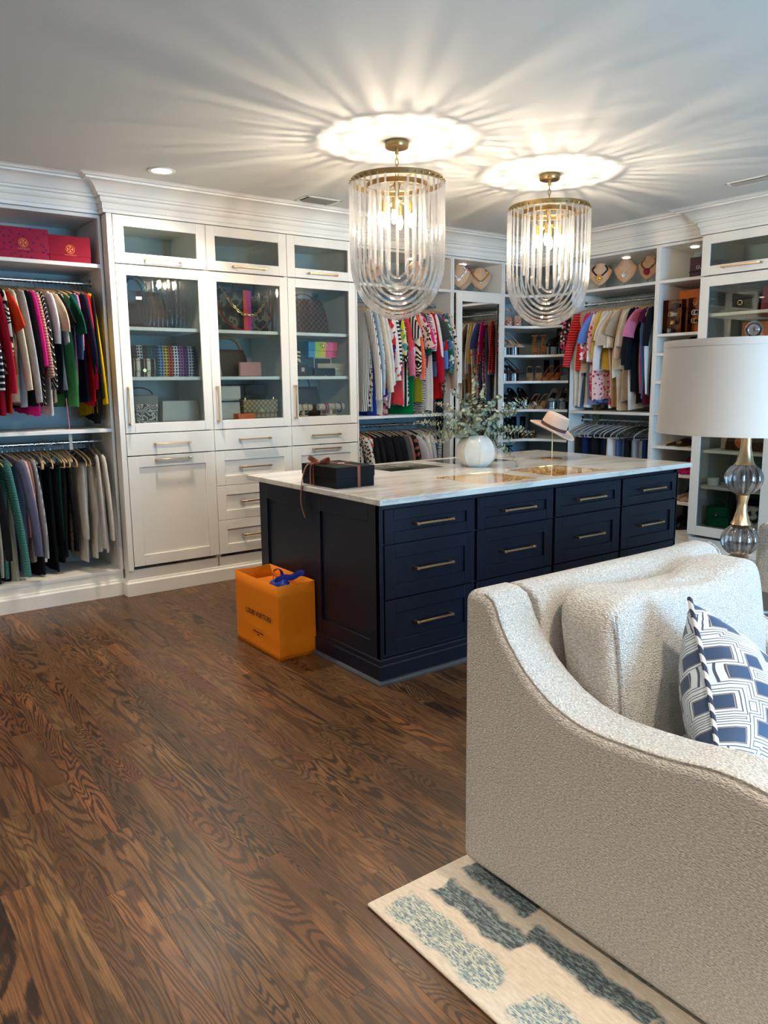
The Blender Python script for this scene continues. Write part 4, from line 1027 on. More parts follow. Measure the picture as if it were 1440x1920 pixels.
MONO = pat('brown_monogram', 'spots', [(.045,.022,.012), (.12,.07,.03)], 60, .5, r=.22, cloth=False)
bag(UA, 2.60, .26, S2, .30, .14, .20, MONO, 'brown monogram shoulder bag with a broad tan strap in the middle cabinet', taper=.9, bulge=.03, handle=[st_(.24, .095, -.03, .012)], hm=TAN)
bag(UA, 2.445, .10, S2, .10, .05, .16, leather('pale_pink_leather', (.62,.44,.40)), 'pale pink and white pouch at the left edge of the middle cabinet shelf', taper=.7)
bag(UA, 2.725, .09, S2, .18, .035, .105, leather('rose_pink_leather', (.58,.26,.23)), 'rose pink zip wallet in front of the brown monogram bag', r=.012, name='wallet', cat='wallet')
bag(UA, 2.545, .16, S3, .19, .14, .24, CRM, 'cream bucket bag with black band in the middle cabinet', taper=.92, flap=(.09, CRM), extra=lambda t: MB().box(-.092, -.083, .128, .092, -.080, .140).build('black_band', BLK, t))
bag(UA, 2.70, .33, S3, .16, .10, .25, DKB, 'dark brown bag standing behind the orange box', flap=(.1, DKB), taper=.92)
bag(UA, 2.86, .32, S3, .20, .10, .255, leather('espresso_leather', (.022,.010,.007)), 'espresso brown bag behind the lattice flap bag', taper=.95, flap=(.08, DKB))
LATT = pat('lattice_monogram', 'lattice', [(.10,.06,.03), (.40,.29,.16)], 26, .55, cloth=False)
bag(UA, 2.80, .12, S3, .285, .08, .135, LATT, 'tan lattice monogram flap bag on the bottom shelf of middle cabinet', flap=(.085, LATT), clasp=.013, extra=lambda t: [MB().cyl((sx, -.02, .135), (sx, -.02, .158), .007, 10).build('strap_ring', GOLD, t) for sx in (-.12, .12)])
ob = place(UA, 'gift_box', 2.645, .05, S3+.001, 'small bright orange box in front of the cream bucket bag', 'box'); rbox(MB(), .13, .07, .028, .002).build('box_base', mat('bright_orange_card', (.80,.13,.01), .5), ob); rbox(MB(), .134, .074, .018, .002, z0=.024).build('lid', mat('bright_orange_card', 0), ob)
# ---- cabinet 3 (x 3.03 .. 3.60)
DAM = pat('dark_checkered', 'check', [(.030,.014,.008), (.11,.055,.035)], 44, .5, cloth=False)
def dust(t):
    for sx in (-.07, .07): MB().tube([(sx*1.2, -.02, .25), (sx*1.5, -.05, .31), (sx*.9, -.03, .27)], .004, 6).build('drawstring', DKB, t)
bag(UA, 3.30, .25, S1, .36, .20, .27, DAM, 'dark brown checkered bucket bag on the top shelf of the third cabinet', taper=.72, bulge=.02, handle=[st_(.18, .05, 0, .007)], hm=DKB, extra=dust)
def stand(lx, ly, w, h, z, label):
    t = place(UA, 'purse_stand', lx, ly, z, label, 'display stand'); m = mat('pale_gold_wire', (.85,.78,.60), .3, .7)
    for y in (-.02,): MB().tube([(-w/2, y-.03, .004), (-w/2, y, .006), (-w/2, y, h), (w/2, y, h), (w/2, y, .006), (w/2, y-.03, .004)], .0042, 8).build('wire_frame', m, t)
    MB().box(-w/2, -.02, h*.45, w/2, .06, h*.5).build('ledge', ACRYL, t)
    for sx in (-1, 1): MB().tube([(sx*w/2, -.02, .004), (sx*w/2, .07, .004)], .004, 8).build('foot', m, t)
    return t
stand(3.42, .19, .16, .145, S2, 'tall pale gold wire stand under the rainbow clutch'); stand(3.43, .085, .14, .055, S2, 'low pale gold wire stand by the black clutch')
RB = pat('rainbow_panels', 'woven', [(.01,.22,.42), (.01,.25,.40), (.40,.52,.06), (.62,.45,.05), (.70,.10,.20), (.72,.07,.09)], 1.0, .45, inv=1/.27, off=.135, cloth=False)
def rbm():
    t = NT('rainbow_leather'); sep = t.n.new('ShaderNodeSeparateXYZ'); t.L(t.coord(), sep.inputs[0]); t.color(t.ramp(t.math('MULTIPLY', t.math('ADD', sep.outputs[0], .135), 1/.27), [(0, (.01,.20,.42)), (.22, (.35,.50,.05)), (.42, (.60,.44,.05)), (.60, (.75,.10,.25)), (.85, (.78,.08,.10))], 'CONSTANT')); t.set(Roughness=.4); return t.m
RBM = rbm()
def bee(t):
    b = MB(); b.ball((0, -.047, .095), .010, 10, 6, (1, .6, 2.0))
    for s in (-1, 1): b.loft([[(s*.004, -.045, .10), (s*.03, -.047, .118), (s*.045, -.046, .10), (s*.03, -.045, .088)], [(s*.004, -.049, .10), (s*.03, -.051, .118), (s*.045, -.050, .10), (s*.03, -.049, .088)]]); b.tube([(0, -.047, .09), (s*.025, -.049, .075)], .0015, 5)
    b.build('bee_ornament', GOLD, t)
bag(UA, 3.42, .20, S2+.1455, .27, .07, .125, RBM, 'blue, yellow and coral clutch with a gold bee on the wire stand', flap=(.07, RBM), r=.008, name='clutch', cat='clutch', extra=bee)
bag(UA, 3.465, .14, S2, .25, .045, .095, leather('beige_leather', (.50,.38,.27)), 'beige clutch under the rainbow clutch in the third cabinet', flap=(.05, leather('beige_leather', 0)), r=.01, name='clutch', cat='clutch')
bag(UA, 3.36, .055, S2, .20, .04, .062, leather('satin_black', (.008,.008,.01), .25), 'small black clutch lying before the beige clutch', r=.014, name='clutch', cat='clutch')
bag(UA, 3.14, .16, S2, .12, .05, .20, pat('zebra_card', 'zebra', [(.02,.02,.02), (.65,.55,.42)], 9, .5, cloth=False), 'zebra-striped pouch at the left edge of the third cabinet shelf', name='pouch', cat='pouch')
bag(UA, 3.175, .085, S2, .075, .03, .09, leather('dark_red_brown', (.10,.03,.02)), 'small dark red-brown box with a white label beside the zebra pouch', r=.003, name='perfume_box', cat='box', extra=lambda t: MB().box(-.014, -.0165, .035, .014, -.0155, .066).build('paper_label', CRM, t))
bag(UA, 3.26, .26, S3, .30, .12, .235, DKB, 'dark brown tote with black loop handle low in the third cabinet', taper=.88, handle=[st_(.12, .09, -.04, .006)], hm=BLK, bulge=.02)
VELV = cloth('cream_velvet', (.66,.52,.38))
def bracelets(lx, ly, L, specs, label):
    t = place(UA, 'bracelet_stand', lx, ly, S3+.001, label, 'bracelet stand')
    MB().cyl((-L/2, 0, .072), (L/2, 0, .072), .026, 20).build('roll', VELV, t)
    MB().lathe([(.001, 0), (.045, 0), (.045, .010), (.014, .016), (.013, .05), (.001, .05)], 20).build('base', VELV, t)
    for i, (x, cl, th) in enumerate(specs):
        o, a = UA; p = empty('bracelet', (lx+x, YC+ly, S3+.070), 0, '%s bracelet on the %s' % (cl[0], 'left velvet roll' if L < .2 else 'right velvet roll'), 'bracelet')
        if cl[2]: 
            b = MB()
            for k in range(16): q = 2*PI*k/16; b.ball((0, .036*math.cos(q), -.005+.036*math.sin(q)), th, 7, 5)
            b.build('beads', cl[1], p)
        else: MB().tube([(0, .035*math.cos(q), -.005+.035*math.sin(q)) for q in [2*PI*k/20 for k in range(20)]], th, 7, closed=True).build('band', cl[1], p)
RUBY = mat('ruby_beads', (.35,.01,.05), .2); PEARL = mat('pearl_beads', (.7,.68,.62), .25); TURQ = mat('turquoise_beads', (.25,.40,.40), .3); DKM = mat('dark_metal_beads', (.06,.06,.055), .3, .8)
bracelets(3.165, .07, .15, [(-.05, ('pearl', PEARL, 1), .007), (-.02, ('silver', CHROME, 1), .006), (.03, ('turquoise', TURQ, 1), .006)], 'short cream velvet bracelet roll at the lower left of the third cabinet')
bracelets(3.43, .08, .24, [(-.06, ('dark red', RUBY, 1), .0075), (-.04, ('ruby', RUBY, 1), .006), (.03, ('thin bronze', BRASS, 0), .004), (.085, ('dark grey', DKM, 1), .007)], 'long cream velvet bracelet roll low in the third cabinet')
# ---- red boxes on the left bay
CRIM = mat('crimson_card', (.24,.005,.022), .6, Specular_IOR_Level=.12); CRIP = pat('crimson_dotted_card', 'spots', [(.30,.007,.035), (.12,.004,.05)], 38, .5, r=.27, cloth=False); ORG = mat('orange_foil', (.85,.22,.04), .4)
def redbox(lx, w, h, d, m, label, lz):
    t = place(UAo, 'gift_box', lx, .02+d/2, 2.236, label, 'box')
    MB().box(-w/2, -d/2+.002, 0, w/2, d/2-.002, h).build('box_base', m, t, bevel=.001); MB().box(-w/2-.002, -d/2, h*.25, w/2+.002, d/2, h+.002).build('lid', m, t, bevel=.001)
    R = .026; y = -d/2-.0012
    e = MB().tube([(R*math.cos(q), y, lz+R*math.sin(q)) for q in [2*PI*k/36 for k in range(36)]], .0022, 4, closed=True)
    for (a, b) in ((0, 1), (1, 0), (0, -1), (-1, 0)):
        e.box(a*.004-abs(b)*.0028, y-.0008, lz+b*.004-abs(a)*.0028, a*.016+abs(b)*.0028, y+.0005, lz+b*.016+abs(a)*.0028)
        e.box(a*.016-abs(a)*.0025-abs(b)*.010, y-.0008, lz+b*.016-abs(b)*.0025-abs(a)*.010, a*.016+abs(a)*.0025+abs(b)*.010, y+.0005, lz+b*.016+abs(b)*.0025+abs(a)*.010)
    e.build('round_emblem', ORG, t)
    text('TORY BURCH', .0115, (0, y, lz-.037), (PI/2, 0, 0), ORG, t)
redbox(1.205, .30, .185, .22, CRIP, 'larger crimson box with dotted print, left on top of the left bay', .095)
redbox(1.485, .255, .160, .24, CRIM, 'plain crimson box, right one on top of the left bay', .080)
# ------------------------------------------------------------------ necklace busts along the top shelf
SKIN = cloth('nude_velvet_bust', (.64,.42,.27))
def bust(x, y, rz, label, neck, m, pend=None, sc=1.0):
    t = empty('necklace_bust', (x, y, 2.2585), rz, label + ' display bust', 'display bust')
    hw = lambda q: .105*sc*(math.sin(min(q/.72, 1)*PI/2)**.75 if q < .72 else 1 - .62*((q-.72)/.28)**.55) + .002
    def f(u, v):
        a = 2*u-1; w = hw(v); return (w*a, -.045*(1-a*a)*(.4+.6*v) + .05*v + (.02 if v > .8 else 0)*(v-.8)*5*0, .035*sc + .205*sc*v)
    MB().grid(f, 14, 16).build('board', SKIN, t, solid=.005)
    MB().cyl((0, 0, .004), (0, .02, .05*sc), .004, 8).box(-.04, -.025, 0, .04, .05, .004).build('stand', ACRYL, t)
    if not neck: return
    n = empty('necklace', (x, y, 2.2585), rz, neck, 'necklace')
    def P(a, v): p = f((a+1)/2, v); return (p[0], p[1]-.006, p[2])
    pts = [P(-.80, .90), P(-.62, .72), P(-.36, .52), P(0, .40), P(.36, .52), P(.62, .72), P(.80, .90)]
    C = crom(pts, 8)
    if m[1] == 'beads':
        b = MB(); last = None
        for p in C:
            if last is None or (p-last).length > m[2]*1.5: b.ball(tuple(p), m[2], 7, 5); last = p
        b.build('beads', m[0], n)
    elif m[1] == 'collar': MB().tube(C, lambda q: (m[2]*(1+.5*math.sin(PI*q)), .004), 8, up=(0,0,1)).build('collar', m[0], n)
    elif m[1] == 'chain': chain(n, pts, m[2], m[2]*.25, m[0])
    else: MB().tube(C, m[2], 7).build('cord', m[0], n)
    if pend:
        p = Vector(P(0, .40)); b = MB()
        for k in range(9): q = 2*PI*k/9; b.ball((p.x+pend[1]*.7*math.cos(q), p.y-.006, p.z-.012+pend[1]*.7*math.sin(q)), pend[1]*.32, 7, 5)
        b.ball((p.x, p.y-.008, p.z-.012), pend[1]*.5, 10, 7, (1, .6, 1)); b.build('pendant', pend[0], n)
CRY = mat('crystal_stones', (.75,.74,.70), .1, .6)
bust(3.97, 5.50, -.5, 'leftmost nude', 'gold and dark collar necklace on the leftmost bust', (GOLD, 'collar', .009))
bust(4.46, 5.52, -.6, 'nude bust behind the near chandelier,', 'thin gold necklace on the bust behind the near chandelier', (GOLD, 'cord', .003))
bust(4.895, 5.45, -.75, 'nude bust by the divider above the mirror door,', 'silver crystal necklace above the mirror door', (CRY, 'beads', .008), (CRY, .02))
bust(5.075, 5.60, -.9, 'rear nude bust above the mirror door,', 'dark red beaded bib necklace above the mirror door', (RUBY, 'collar', .022))
bust(5.205, 5.49, -.62, 'nude bust with gold V collar,', 'broad gold V-shaped collar necklace above the mirror door', (GOLD, 'collar', .013), (CRY, .017))
bust(5.575, 5.49, -.8, 'nude bust left of the far chandelier,', 'gold cord necklace with crystal drop left of far chandelier', (GOLD, 'cord', .004), (CRY, .018))
bust(5.93, 4.695, -1.05, 'nude bust right of the far chandelier,', 'black cord necklace with round gold pendant', (BLK, 'cord', .007), (GOLD, .032))
bust(5.93, 4.425, -1.25, 'middle nude bust on the back wall,', 'crystal brooch necklace on the middle back-wall bust', (SKIN, 'cord', .002), (CRY, .022))
bust(5.93, 4.19, -1.45, 'nude bust next to the shelf column,', 'bronze bead necklace with red stone pendant', (mat('bronze_beads', (.30,.20,.05), .35, .8), 'beads', .010), (RUBY, .030))
# ------------------------------------------------------------------ shelf column contents
gu = place(UBo, 'shopping_bag', -3.68, .16, 2.259, 'dark burgundy bag with silver letters at the top of the shelf column', 'shopping bag'); BUR = mat('burgundy_paper', (.05,.008,.02), .5)
rbox(MB(), .20, .10, .165, .003).build('bag_body', BUR, gu); text('GUCCI', .040, (.018, -.0525, .082), (PI/2, 0, 0), mat('silver_letters', (.65,.62,.58), .4), gu); MB().tube(arc(.08, .05, 12, 0, .16), .003, 6).build('handle', BUR, gu)
MB().box(-.1, -.054, .045, .1, -.0515, .056).build('dark_ribbon', BLK, gu)
og = place(UBo, 'paper_shopping_bag', -3.775, .30, 1.829, 'large orange paper bag standing at the back of the shelf column', 'shopping bag'); rbox(MB(), .35, .12, .36, .003).build('bag_body', mat('deep_orange_paper', (.50,.12,.012), .6), og)
text('LOUIS VUITTON', .042, (-.01, -.0615, .205), (PI/2, 0, 0), INK, og); text('LOUIS VUITTON', .020, (-.01, -.0615, .075), (PI/2, 0, 0), INK, og)
def belt_stand(lx, ly, w, h, label, buckles):
    t = place(UBo, 'belt_organiser', lx, ly, 1.829, label, 'belt organiser'); b = MB()
    for x in (-w/2, w/2): b.box(x-.002, -.05, 0, x+.002, .05, h)
    for k in range(5): z = h*k/4; b.box(-w/2, -.05, max(z-.003, 0), w/2, .05, max(z-.003, 0)+.003)
    b.build('clear_box', ACRYL, t)
    for i, (x, z, m, k, col) in enumerate(buckles):
        p = place(UBo, 'belt', lx+x, ly, 1.829+z, '%s belt with %s buckle in the %s clear organiser' % (col[0], col[2], 'left' if w > .12 else 'right'), 'belt')
        MB().tube([(.022*math.cos(q), .022*math.sin(q)*1.4+.005, 0) for q in [2*PI*j/18 for j in range(18)]], lambda q: (.014, .005), 6, up=(0,0,1), closed=False).build('rolled_strap', col[1], p)
        q = MB()
        if k == 'rings':
            for s in (-.010, .012): q.tube([(s+.017*math.cos(a), -.040, .019*math.sin(a)) for a in [.4+1.75*PI*j/14 for j in range(15)]], .0030, 6)
        elif k == 'flower':
            for j in range(4): a = PI/4+PI/2*j; q.tube([(.010*math.cos(a)+.008*math.cos(b_), -.040, .010*math.sin(a)+.008*math.sin(b_)) for b_ in [2*PI*i/8 for i in range(8)]], .0022, 5, closed=True)
        else: q.tube([(-.018, -.04, .015), (0, -.04, -.015), (.018, -.04, .015)], .0035, 6)
        q.build('buckle', m, p)
belt_stand(-3.875, .09, .17, .27, 'clear acrylic belt organiser left in front of the orange bag',
           [(.03, .222, DKM, 'rings', ('black', BLK, 'dark ring')), (-.015, .155, GOLD, 'rings', ('cream', CRM, 'double gold ring')), (.0, .090, GOLD, 'flower', ('brown', BRN, 'gold flower')), (-.03, .025, CHROME, 'flower', ('dark', DKB, 'silver'))])
belt_stand(-3.675, .09, .11, .27, 'clear acrylic belt organiser right in front of the orange bag', [(0, .222, GOLD, 'vee', ('tan', TAN, 'gold')), (.0, .155, CHROME, 'rings', ('black', BLK, 'silver ring')), (0, .09, GOLD, 'rings', ('brown', BRN, 'small gold'))])
# ------------------------------------------------------------------ tall cabinet contents (local x = -y)
def emb(t):
    b = MB(); y = -.062
    for (a, c_) in ((0, 1), (1, 0), (0, -1), (-1, 0)): b.box(a*.016-abs(c_)*.003, y-.002, .075+c_*.016-abs(a)*.003, a*.016+abs(c_)*.003, y, .075+c_*.016+abs(a)*.003).box(a*.016-.003-abs(c_)*.009, y-.002, .075+c_*.016-.003-abs(a)*.009, a*.016+.003+abs(c_)*.009, y, .075+c_*.016+.003+abs(a)*.009)
    b.build('emblem', GOLD, t)
bag(UB, -3.32, .22, 1.956, .24, .11, .15, leather('dark_green_black', (.012,.016,.013), .4), 'near-black flap bag with a small gold emblem in the tall cabinet', flap=(.05, leather('dark_green_black', 0)), extra=emb)
bag(UB, -3.07, .22, 1.956, .18, .12, .19, leather('raspberry_leather', (.30,.04,.07)), 'raspberry bag beside the gold-emblem bag in the tall cabinet', taper=.9)
bag(UB, -3.17, .26, 2.2345, .30, .12, .06, leather('terracotta_box', (.42,.08,.04)), 'flat terracotta box in the top compartment of the tall cabinet', r=.004, name='box', cat='box')
bag(UB, -3.14, .26, 1.621, .34, .14, .26, mat('deep_orange_paper', 0), 'orange box bag beside the lamp finial in the tall cabinet', r=.005)
bag(UB, -3.20, .22, .894, .34, .15, .16, MONO, 'brown monogram bag with orange pocket behind the lamp neck', taper=.9, handle=[st_(.22, .09, -.05, .006)], hm=DKB, extra=lambda t: MB().ball((-.03, -.076, .07), .055, 14, 8, (1, .15, 1)).build('orange_pocket', leather('saddle_orange', (.60,.16,.03)), t))
bag(UB, -3.35, .20, .894, .12, .10, .13, leather('rosy_beige', (.50,.30,.24)), 'rosy beige pouch at the left on the lamp-height shelf', r=.02)
wj = place(UB, 'jar', -3.43, .12, .6055, 'small white round jar on a shelf of the tall cabinet', 'jar'); MB().lathe([(.001, 0), (.042, 0), (.044, .004), (.044, .054), (.042, .058), (.001, .058)], 28).build('jar_body', WHITE, wj); MB().lathe([(.045, .040), (.045, .056), (.001, .060)], 28).build('lid', WHITE, wj)
bag(UB, -3.385, .18, .2635, .20, .11, .16, leather('emerald_leather', (.005,.17,.075)), 'emerald green handbag at the bottom of the tall cabinet', taper=.86, flap=(.07, leather('emerald_leather', 0)), clasp=.009, handle=[st_(.10, .06, 0, .006)], r=.014)
bag(UB, -3.13, .20, .2635, .17, .12, .19, pat('grey_white_scarf', 'camo', [(.03,.03,.04), (.30,.32,.38), (.66,.66,.66)], 18, .8, edges=[0, .45, .52]), 'grey and white patterned cloth bag at the bottom of tall cabinet', taper=.7, bulge=.03)
bag(UB, -3.27, .38, .2635, .20, .10, .22, BLK, 'tall black bag behind the emerald handbag', taper=.9)
# ------------------------------------------------------------------ garments
PANT = 'pants'
WOODM = mat('pale_wood_hanger', (.55,.38,.20), .5); GREYV = mat('grey_velvet_hanger', (.36,.35,.33), .9); BLKV = mat('black_velvet_hanger', (.012,.012,.012), .8); TAUPV = mat('taupe_velvet_hanger', (.30,.25,.19), .9)
_hm = {}
def hanger_meshes(full, key):
    if full not in _hm:
        a = MB(); sh_ = crom([(0, -.205, -.118), (0, -.16, -.092), (0, -.07, -.062), (0, 0, -.050), (0, .07, -.062), (0, .16, -.092), (0, .205, -.118)], 4)
        a.tube(sh_, lambda t: (.0062, .0042), 6, up=(0,0,1))
        if full: a.tube(crom([(0, -.205, -.118), (0, -.208, -.142), (0, -.185, -.152), (0, 0, -.152), (0, .185, -.152), (0, .208, -.142), (0, .205, -.118)], 4), .0050, 6)
        hk = MB().tube([(0, 0, -.052), (0, 0, -.028)] + [(0, .018*math.sin(q)+0*.0, -.003+.0185*(-math.cos(q))) for q in [PI*(.12+1.45*k/10) for k in range(11)]], .0018, 5)
        _hm[full] = (a.mesh('hanger', None), hk.mesh('hook', STEEL))
    k = (full, key.name)
    if k not in _hm:
        m = _hm[full][0].copy(); m.materials.clear(); m.materials.append(key); _hm[k] = m
    return _hm[k], _hm[full][1]
def add_hanger(t, m, full=False, as_part=True):
    a, b = hanger_meshes(full, m)
    o = bpy.data.objects.new('hanger', a); COL.objects.link(o); o.parent = t
    p = bpy.data.objects.new('hook', b); COL.objects.link(p); p.parent = o
    return o
gr = random.Random(99)
def garment(unit, lx, ly, z, spec, label, group, thick=.013, full=False, yaw=0):
    look, short, m, kind, L, sl = spec[:6]; hm = spec[6] if len(spec) > 6 else WOODM
    nm = {'top': 'hanging_blouse', 'pants': 'hanging_trousers', 'dress': 'hanging_dress', 'jacket': 'hanging_jacket', 'scarf': 'hanging_scarf'}[kind]
    cat_ = {'top': 'top', 'pants': 'trousers', 'dress': 'dress', 'jacket': 'jacket', 'scarf': 'scarf'}[kind]
    t = place(unit, nm, lx, ly + gr.uniform(-.02, .012), z, label, cat_, group, rz=yaw+gr.uniform(-.10, .10))
    add_hanger(t, hm, full)
    ph = gr.random()*6.28; ph2 = gr.random()*6.28; lean = gr.uniform(-.012, .012); hemtilt = gr.uniform(-.03, .03); fr = gr.uniform(.80, 1.18)
    if kind in ('pants', 'scarf'):
        W = .150 if kind == 'pants' else .05; z0 = -.148; H = L; n = 14; rings = []
        for i in range(n+1):
            q = i/n; w = W*(1-.22*q)*fr; zz = z0 - (H+z0)*q; th = thick*(.75+.5*math.sin(PI*q)**.5); ring = []
            for k in range(20):
                a = 2*PI*k/20; cy = math.cos(a); sy = math.sin(a)
                ring.append((th*math.copysign(abs(sy)**.5, sy) + .006*math.sin(cy*6+ph+q*2)*q + lean*q*2, w*math.copysign(abs(cy)**.8, cy) - .02*q + .012*math.sin(q*5+ph2)*q, zz + hemtilt*.4*cy*q))
            rings.append(ring)
        MB().loft(rings).build('cloth', m, t, ang=75)
        return t
    # rings from neck to hem
    lv = [(-.056, .045), (-.064, .075), (-.080, .125), (-.098, .170), (-.118, .196), (-.150, .192), (-.20, .180)]
    n = 9
    for i in range(1, n+1):
        q = i/n; fl = {'top': .175, 'jacket': .195, 'dress': .185}[kind]; lv.append((-.20-(L-.20)*q, fl + .018*math.sin(q*3+ph2) - .01*q))
    rings = []
    for i, (zz, w) in enumerate(lv):
        q = max(0, (-zz-.1)/(L-.1)); ring = []; w *= fr if i > 4 else 1
        th = thick*(.55+.5*min(1, q*3))
        for k in range(24):
            a = 2*PI*k/24; cy, sy = math.cos(a), math.sin(a)
            fold = .5+.5*math.sin(cy*7.5+ph+q*1.5); f2 = math.sin(cy*13+ph2)
            ring.append((th*math.copysign(abs(sy)**.6, sy) + q*(.010*(fold-.5)*2 + .004*f2) + lean*q, w*math.copysign(abs(cy)**.85, cy) + .010*q*math.sin(ph+q*4), zz + hemtilt*cy*q*q*.8 + .004*f2*q))
        rings.append(ring)
    MB().loft(rings).build('cloth', m, t, ang=75)
    if sl > 0:
        for s in (-1, 1):
            e = gr.uniform(-.02, .02); k = .75 if sl < .3 else .26
            x1 = gr.uniform(-.012, .012)
            P = [(0, s*.160, -.112), (x1*.4, s*(.198), -.150), (x1, s*(.205+sl*k*.35), -.13-sl*.42), (x1*1.4, s*(.205+sl*k*.55+e*.4), -.13-sl*.75), (x1*1.6, s*(.205+sl*k*.60+e), -.12-sl*.98)]
            r0, r1 = (.052, .068) if sl < .3 else (.055, .036)
            MB().tube(crom(P, 3), lambda q: (thick*.95, (r0+(r1-r0)*q)*(1 if q > .1 else .7)), 10, up=(1,0,0)).build('sleeve', m, t, ang=75)
    return t
# colours
C = lambda n, c: cloth(n, c)
BK, NV, WH, CR = C('black_cloth', (.010,.010,.012)), C('navy_cloth', (.012,.016,.035)), C('white_cloth', (.74,.72,.70)), C('cream_cloth', (.68,.58,.42))
RD, CRR, ORR = C('red_cloth', (.55,.012,.016)), C('crimson_cloth', (.45,.01,.03)), C('orange_red_cloth', (.80,.05,.015))
GY, LG, TP = C('grey_cloth', (.30,.30,.31)), C('light_grey_cloth', (.42,.42,.43)), C('taupe_cloth', (.26,.21,.17))
HP, PK, GN, DG = C('hot_pink_cloth', (.70,.02,.22)), C('pink_cloth', (.68,.18,.30)), C('green_cloth', (.07,.26,.08)), C('dark_green_cloth', (.008,.08,.045))
MU, BL, DN, LB = C('mustard_cloth', (.66,.40,.0)), C('blue_cloth', (.12,.22,.55)), C('denim_cloth', (.035,.075,.17)), C('light_denim_cloth', (.30,.40,.52))
BGE, BLU, KH = C('beige_cloth', (.55,.43,.30)), C('blush_cloth', (.60,.42,.32)), C('khaki_cloth', (.18,.15,.09))
OW, IV, SG, PG, MV, BR = C('offwhite_cloth', (.62,.57,.49)), C('ivory_cloth', (.72,.66,.54)), C('sage_cloth', (.36,.38,.30)), C('slate_purple_cloth', (.13,.13,.22)), C('mauve_cloth', (.26,.13,.12)), C('brown_cloth', (.20,.10,.05))
K_, W_ = (.012,.012,.012), (.68,.66,.62)
NS = pat('navy_white_stripe', 'hstripe', [(.01,.012,.02), (.01,.012,.02), (.7,.7,.68)], 26); BWS = pat('black_white_hstripe', 'hstripe', [K_, W_], 30); VST = pat('cream_pinstripe', 'vstripe', [W_, K_], 70, edges=[0, .7]); TST = pat('tan_black_stripe', 'hstripe', [(.60,.36,.26), K_], 55, edges=[0, .78])
CHV = pat('black_white_chevron', 'chevron', [K_, W_], 26, edges=[0, .82]); TEAL = pat('teal_rib_stripe', 'hstripe', [(.01,.03,.03), (.10,.35,.30)], 95); WVS = pat('bold_black_white_vstripe', 'vstripe', [K_, W_], 30)
LEO = pat('leopard_cream', 'leopard', [(.66,.58,.48), K_, (.20,.10,.06)], 42); LEOP = pat('leopard_pink', 'leopard', [(.70,.56,.48), K_, (.25,.10,.09)], 32); ZEB = pat('abstract_black_cream', 'zebra', [K_, (.72,.66,.52)], 7, dist=14, wob=.03)
GEO = pat('orange_navy_white_print', 'cells', [(.72,.68,.62), (.75,.16,.02), (.06,.02,.16), (.70,.66,.62), (.60,.03,.04)], 26, metric='MANHATTAN'); DOT = pat('black_cream_dots', 'spots', [K_, W_], 75, r=.38); YTF = pat('yellow_teal_floral', 'cells', [(.72,.30,.0), (.60,.60,.05), (.72,.62,.35), (.05,.28,.28), (.70,.55,.1)], 20, wob=.05)
MUL = pat('bright_multi_print', 'cells', [(.70,.03,.10), (.75,.10,.02), (.66,.60,.55), (.35,.03,.20), (.05,.20,.10), (.70,.40,.3)], 34); ORP = pat('orange_pink_print', 'spots', [(.80,.12,.04), (.75,.28,.42)], 14, r=.42); GRF = pat('green_white_floral', 'cells', [(.02,.12,.07), (.62,.66,.62), (.05,.20,.12), (.12,.20,.42), (.02,.10,.06)], 46)
RWP = pat('red_white_print', 'cells', [(.70,.03,.06), (.72,.68,.64), (.70,.04,.10)], 48); PNF = pat('pink_floral_print', 'spots', [(.72,.52,.48), (.62,.03,.08)], 30, r=.36); YST = pat('mustard_rib', 'vstripe', [(.62,.36,.02), (.72,.56,.18)], 90, edges=[0, .7]); REDK = pat('red_knit_rows', 'hstripe', [(.60,.01,.015), (.30,.0,.01), (.75,.25,.2)], 44, edges=[0, .55, .85])
GBS = pat('green_edge_leopard_scarf', 'leopard', [(.16,.12,.07), (.05,.03,.02), (.08,.30,.04)], 40); ZIG = pat('zigzag_black_white', 'zebra', [K_, W_], 22, dist=6); CAMG = pat('brown_camo_cloth', 'camo', [(.02,.015,.01), (.07,.04,.02), (.03,.03,.015)], 22, edges=[0, .46, .54]); RIBG = pat('grey_rib', 'vstripe', [(.35,.35,.36), (.18,.18,.19)], 80)
def rack(unit, x0, x1, ly, z, specs, bay, group, thick=None, full=False):
    yaw = -.26 if unit is UBo else (.30 if x1 < 3 else .20)
    n = len(specs); sp = (x1-x0)/n; th = thick or sp*.44
    for i, s in enumerate(specs):
        a = specs[i-1][1] if i else None; b = specs[i+1][1] if i < n-1 else None
        if a and b: where = 'between %s and %s' % (a, b)
        elif b: where = 'first on the left, beside ' + b
        else: where = 'last on the right, beside ' + a
        lab = '%s %s, %s' % (s[0], where, bay)
        if len(lab.split()) > 16: lab = '%s %s, %s' % (s[1], where, bay)
        garment(unit, x0+sp*(i+.5), ly, z, s, lab, group, th, full, yaw*(1-1.0*((i+.5)/n)**5) if n > 8 else yaw*.25*(1-i/n))
T, P, J, S, D_ = 'top', 'pants', 'jacket', 'scarf', 'dress'
